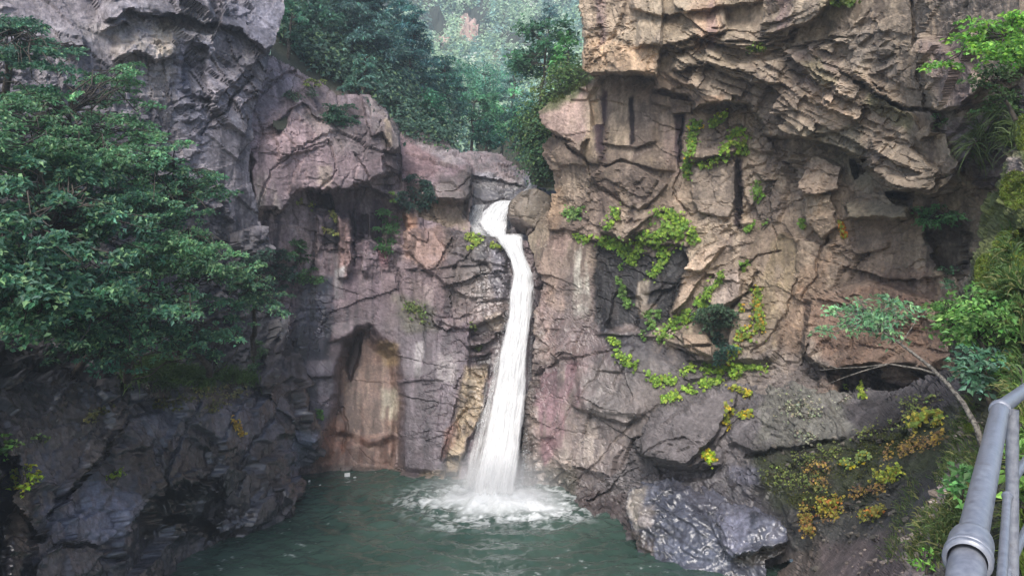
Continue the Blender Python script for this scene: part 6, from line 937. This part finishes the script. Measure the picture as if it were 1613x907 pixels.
d1, d2 = unit(E2 - Q1), unit(E3 - E2); d0 = unit(d1 + np.array([0, 0, .18]))
top = pipe("top_rail", Q1, E2, .0248); pipe("top_rail", E2, E3, .0225); pipe("top_rail", Q1 - d0 * .9, Q1, .0285); pipe("post", Q1 * [1, 1, 0] + [0, 0, H - 1.5], Q1, .0175)
def ball(c, r):
    s = np.linspace(-.999, .999, 15); v, f = tube([c + np.array([0, 0, 1.]) * r * q for q in s], [r * math.sqrt(1 - q * q) for q in s], 28); return put(mesh_obj("joint", v, f, rm, smooth=True), rail)
collar(Q1 + d1 * .020, d1, .0355, .040); collar(Q1 - d1 * .024, d1, .0375, .0075); collar(Q1 - d1 * .040, d1, .0375, .0085)
ball(E2, .0285); collar(E2 - d1 * .022, d1, .0295, .010); collar(E2 - d1 * .006, d1, .0285, .006); collar(E2 + d2 * .02, d2, .0265, .010)
pipe("post", W3(1.525, 2.27, -1.5), W3(1.525, 2.27, -.37), .0175); pipe("post", W3(2.62, 3.65, -1.5), W3(2.62, 3.65, -.42), .0175)
for z0, z1, r in [(-.63, -.72, .0115), (-.86, -.95, .0115), (-1.1, -1.19, .0115)]:
    pipe("lower_rail", W3(1.51, 2.27, z0), W3(.80, 1.24, z1), r)
for z0, z1, r in [(-.59, -.70, .014), (-.83, -.98, .014), (-1.07, -1.25, .014)]:
    pipe("lower_rail", W3(1.53, 2.28, z0), W3(2.62, 3.65, z1), r)
ball(W3(1.505, 2.262, -.632), .016)
dm, dnt, dout = newmat("concrete"); db = nd(dnt, "ShaderNodeBsdfPrincipled"); dn = nd(dnt, "ShaderNodeTexNoise"); dn.inputs["Scale"].default_value = 8; dr_ = nd(dnt, "ShaderNodeValToRGB"); dr_.color_ramp.elements[0].color = (.22, .21, .2, 1); dr_.color_ramp.elements[1].color = (.36, .35, .33, 1)
dnt.links.new(dn.outputs[0], dr_.inputs[0]); dnt.links.new(dr_.outputs[0], db.inputs["Base Color"]); dnt.links.new(db.outputs[0], dout.inputs[0])
xy = [(-1.4, -3), (2.4, -3), (2.4, 1.6), (3.4, 3.7), (2.55, 3.8), (1.40, 2.3), (.62, 1.1), (.4, .7), (-1.4, .7)]
wv = [(x, y, H - 1.5) for x, y in xy] + [(x, y, H - 1.8) for x, y in xy]; k = len(xy)
wme = bpy.data.meshes.new("walkway"); wme.from_pydata(wv, [], [list(range(k)), list(range(2 * k - 1, k - 1, -1))] + [[i, i + k, (i + 1) % k + k, (i + 1) % k] for i in range(k)]); wme.materials.append(dm)
wob_ = bpy.data.objects.new("walkway", wme); col.objects.link(wob_); wob_["kind"] = "structure"

# ------------------------------------------------------------------ litter on the water
lm, lnt, lout = newmat("white_foam"); lb = nd(lnt, "ShaderNodeBsdfPrincipled"); lb.inputs["Base Color"].default_value = (.8, .8, .8, 1); lnt.links.new(lb.outputs[0], lout.inputs[0])
def chunk(u, v, w, h, d, rz):
    Y = H * F / (v - CV); c = at(u, v, Y); c[2] = h * .3; s = np.array([(x, y, z) for z in (-1, 1) for y in (-1, 1) for x in (-1, 1)], float) * np.array([w, d, h]) / 2; s[4:, :2] *= .88; s += rng.normal(size=s.shape) * .006
    R2 = np.array([[math.cos(rz), -math.sin(rz), 0], [math.sin(rz), math.cos(rz), 0], [0, 0, 1]]); s = s @ R2.T + c
    return mesh_obj("foam_block", s, np.array([[0, 2, 3, 1], [4, 5, 7, 6], [0, 1, 5, 4], [2, 6, 7, 3], [0, 4, 6, 2], [1, 3, 7, 5]]), lm)
tag(chunk(547, 750, .22, .16, .16, .3), "white foam block floating below the scoured brown niche", "litter", "floating litter")
tag(chunk(559, 752, .10, .05, .07, 1), "small pale scrap floating right beside the white foam block", "litter", "floating litter")
tag(chunk(487, 758, .07, .06, .06, .5), "tiny white scrap floating by the left shore corner", "litter", "floating litter")
tag(chunk(504, 765, .08, .06, .05, .8), "white scrap caught on the drifting twig near the left shore", "litter", "floating litter")
tv, tf = tube([at(488, 768, 28.4), at(505, 767, 28.5), at(525, 767.5, 28.4)], [.03, .03, .015], 6); tv[:, 2] = np.clip(tv[:, 2] - tv[:, 2].mean(), -.03, .03) + .03
tag(mesh_obj("drifting_twig", tv, tf, BARK), "brown twig drifting near the left shore corner", "twig")

mm_, mnt, mout = newmat("mist"); mv = nd(mnt, "ShaderNodeVolumePrincipled"); mv.inputs["Color"].default_value = (.95, .97, 1, 1); mtc = nd(mnt, "ShaderNodeTexCoord"); ml = nd(mnt, "ShaderNodeVectorMath", operation='LENGTH'); mr = nd(mnt, "ShaderNodeMapRange", i_1=0.0, i_2=1.0, i_3=0.6, i_4=0.0, interpolation_type='SMOOTHSTEP')
mnt.links.new(mtc.outputs["Object"], ml.inputs[0]); mnt.links.new(ml.outputs["Value"], mr.inputs[0]); mnt.links.new(mr.outputs[0], mv.inputs["Density"]); mnt.links.new(mv.outputs[0], mout.inputs["Volume"])
ss_ = np.linspace(-.999, .999, 13); mvv, mff = tube([(0, 0, q) for q in ss_], [math.sqrt(1 - q * q) for q in ss_], 20)
mo_ = mesh_obj("mist", mvv, mff, mm_); mo_.location = (BX - .1, BY - .3, .55); mo_.scale = (3.0, 2.2, 1.7); tag(mo_, "pale mist hanging round the foot of the waterfall", "mist", kind="stuff")
# loose stones on the slopes
def stones(label, strokes, n, size, colr):
    V3, F3, K, o = [], [], [], 0
    ico = np.array([(0, 0, 1), (.9, 0, .3), (.2, .85, .4), (-.8, .5, .2), (-.7, -.6, .3), (.3, -.9, .2), (.7, .6, -.4), (-.3, .7, -.6), (-.8, -.1, -.5), (0, -.7, -.6), (.7, -.4, -.5), (0, 0, -1)], float); fc = np.array([[0, 1, 2], [0, 2, 3], [0, 3, 4], [0, 4, 5], [0, 5, 1], [1, 6, 2], [2, 7, 3], [3, 8, 4], [4, 9, 5], [5, 10, 1], [6, 7, 2], [7, 8, 3], [8, 9, 4], [9, 10, 5], [10, 6, 1], [6, 11, 7], [7, 11, 8], [8, 11, 9], [9, 11, 10], [10, 11, 6]])
    for st_ in strokes:
        (x0_, y0_), (x1_, y1_), w = st_
        for _ in range(n // len(strokes)):
            t = rng.random(); h, nn = hit(x0_ + (x1_ - x0_) * t + rng.normal() * w, y0_ + (y1_ - y0_) * t + rng.normal() * w)
            if h is None: continue
            sz = size * (.4 + 1.6 * rng.random() ** 3); V3.append(np.array(h) + ico * (1 + rng.normal(size=ico.shape) * .15) * sz * np.array([1, 1, .6])); F3.append(fc + o); o += 12; K.append(np.repeat(np.asarray(colr)[None] * math.exp(rng.normal() * .35), 12, 0))
    return tag(mesh_obj("loose_stones", np.concatenate(V3), np.concatenate(F3), ROCK, colors=np.concatenate(K), extra={"wet": np.zeros(o)}), label, "stones", kind="stuff")
stones("loose grey stones lying over the mossy slope", [((1240, 830), (1420, 760), 10), ((1260, 870), (1440, 820), 14), ((1230, 720), (1480, 650), 14)], 110, .06, S(104, 98, 90))
stones("pale rubble on the bank's rock rib below the railing", [((1430, 890), (1500, 720), 8), ((1505, 700), (1530, 660), 6), ((1350, 890), (1440, 850), 12)], 160, .04, S(150, 136, 126))

# ------------------------------------------------------------------ haze
hz, hnt, hout = newmat("haze"); pv = nd(hnt, "ShaderNodeVolumePrincipled"); pv.inputs["Color"].default_value = (0.78, 0.89, 1.0, 1); pv.inputs["Density"].default_value = 0.0016; pv.inputs["Anisotropy"].default_value = 0.2
hnt.links.new(pv.outputs[0], hout.inputs["Volume"])
x0, x1, y0, y1, z0, z1 = -150, 150, -35, 300, -2.5, 112
hv = [(x, y, z) for z in (z0, z1) for y in (y0, y1) for x in (x0, x1)]
ho = mesh_obj("haze", hv, np.array([[0, 2, 3, 1], [4, 5, 7, 6], [0, 1, 5, 4], [2, 6, 7, 3], [0, 4, 6, 2], [1, 3, 7, 5]]), hz); ho["kind"] = "stuff"; ho["label"] = "thin blue haze filling the gorge"; ho["category"] = "haze"
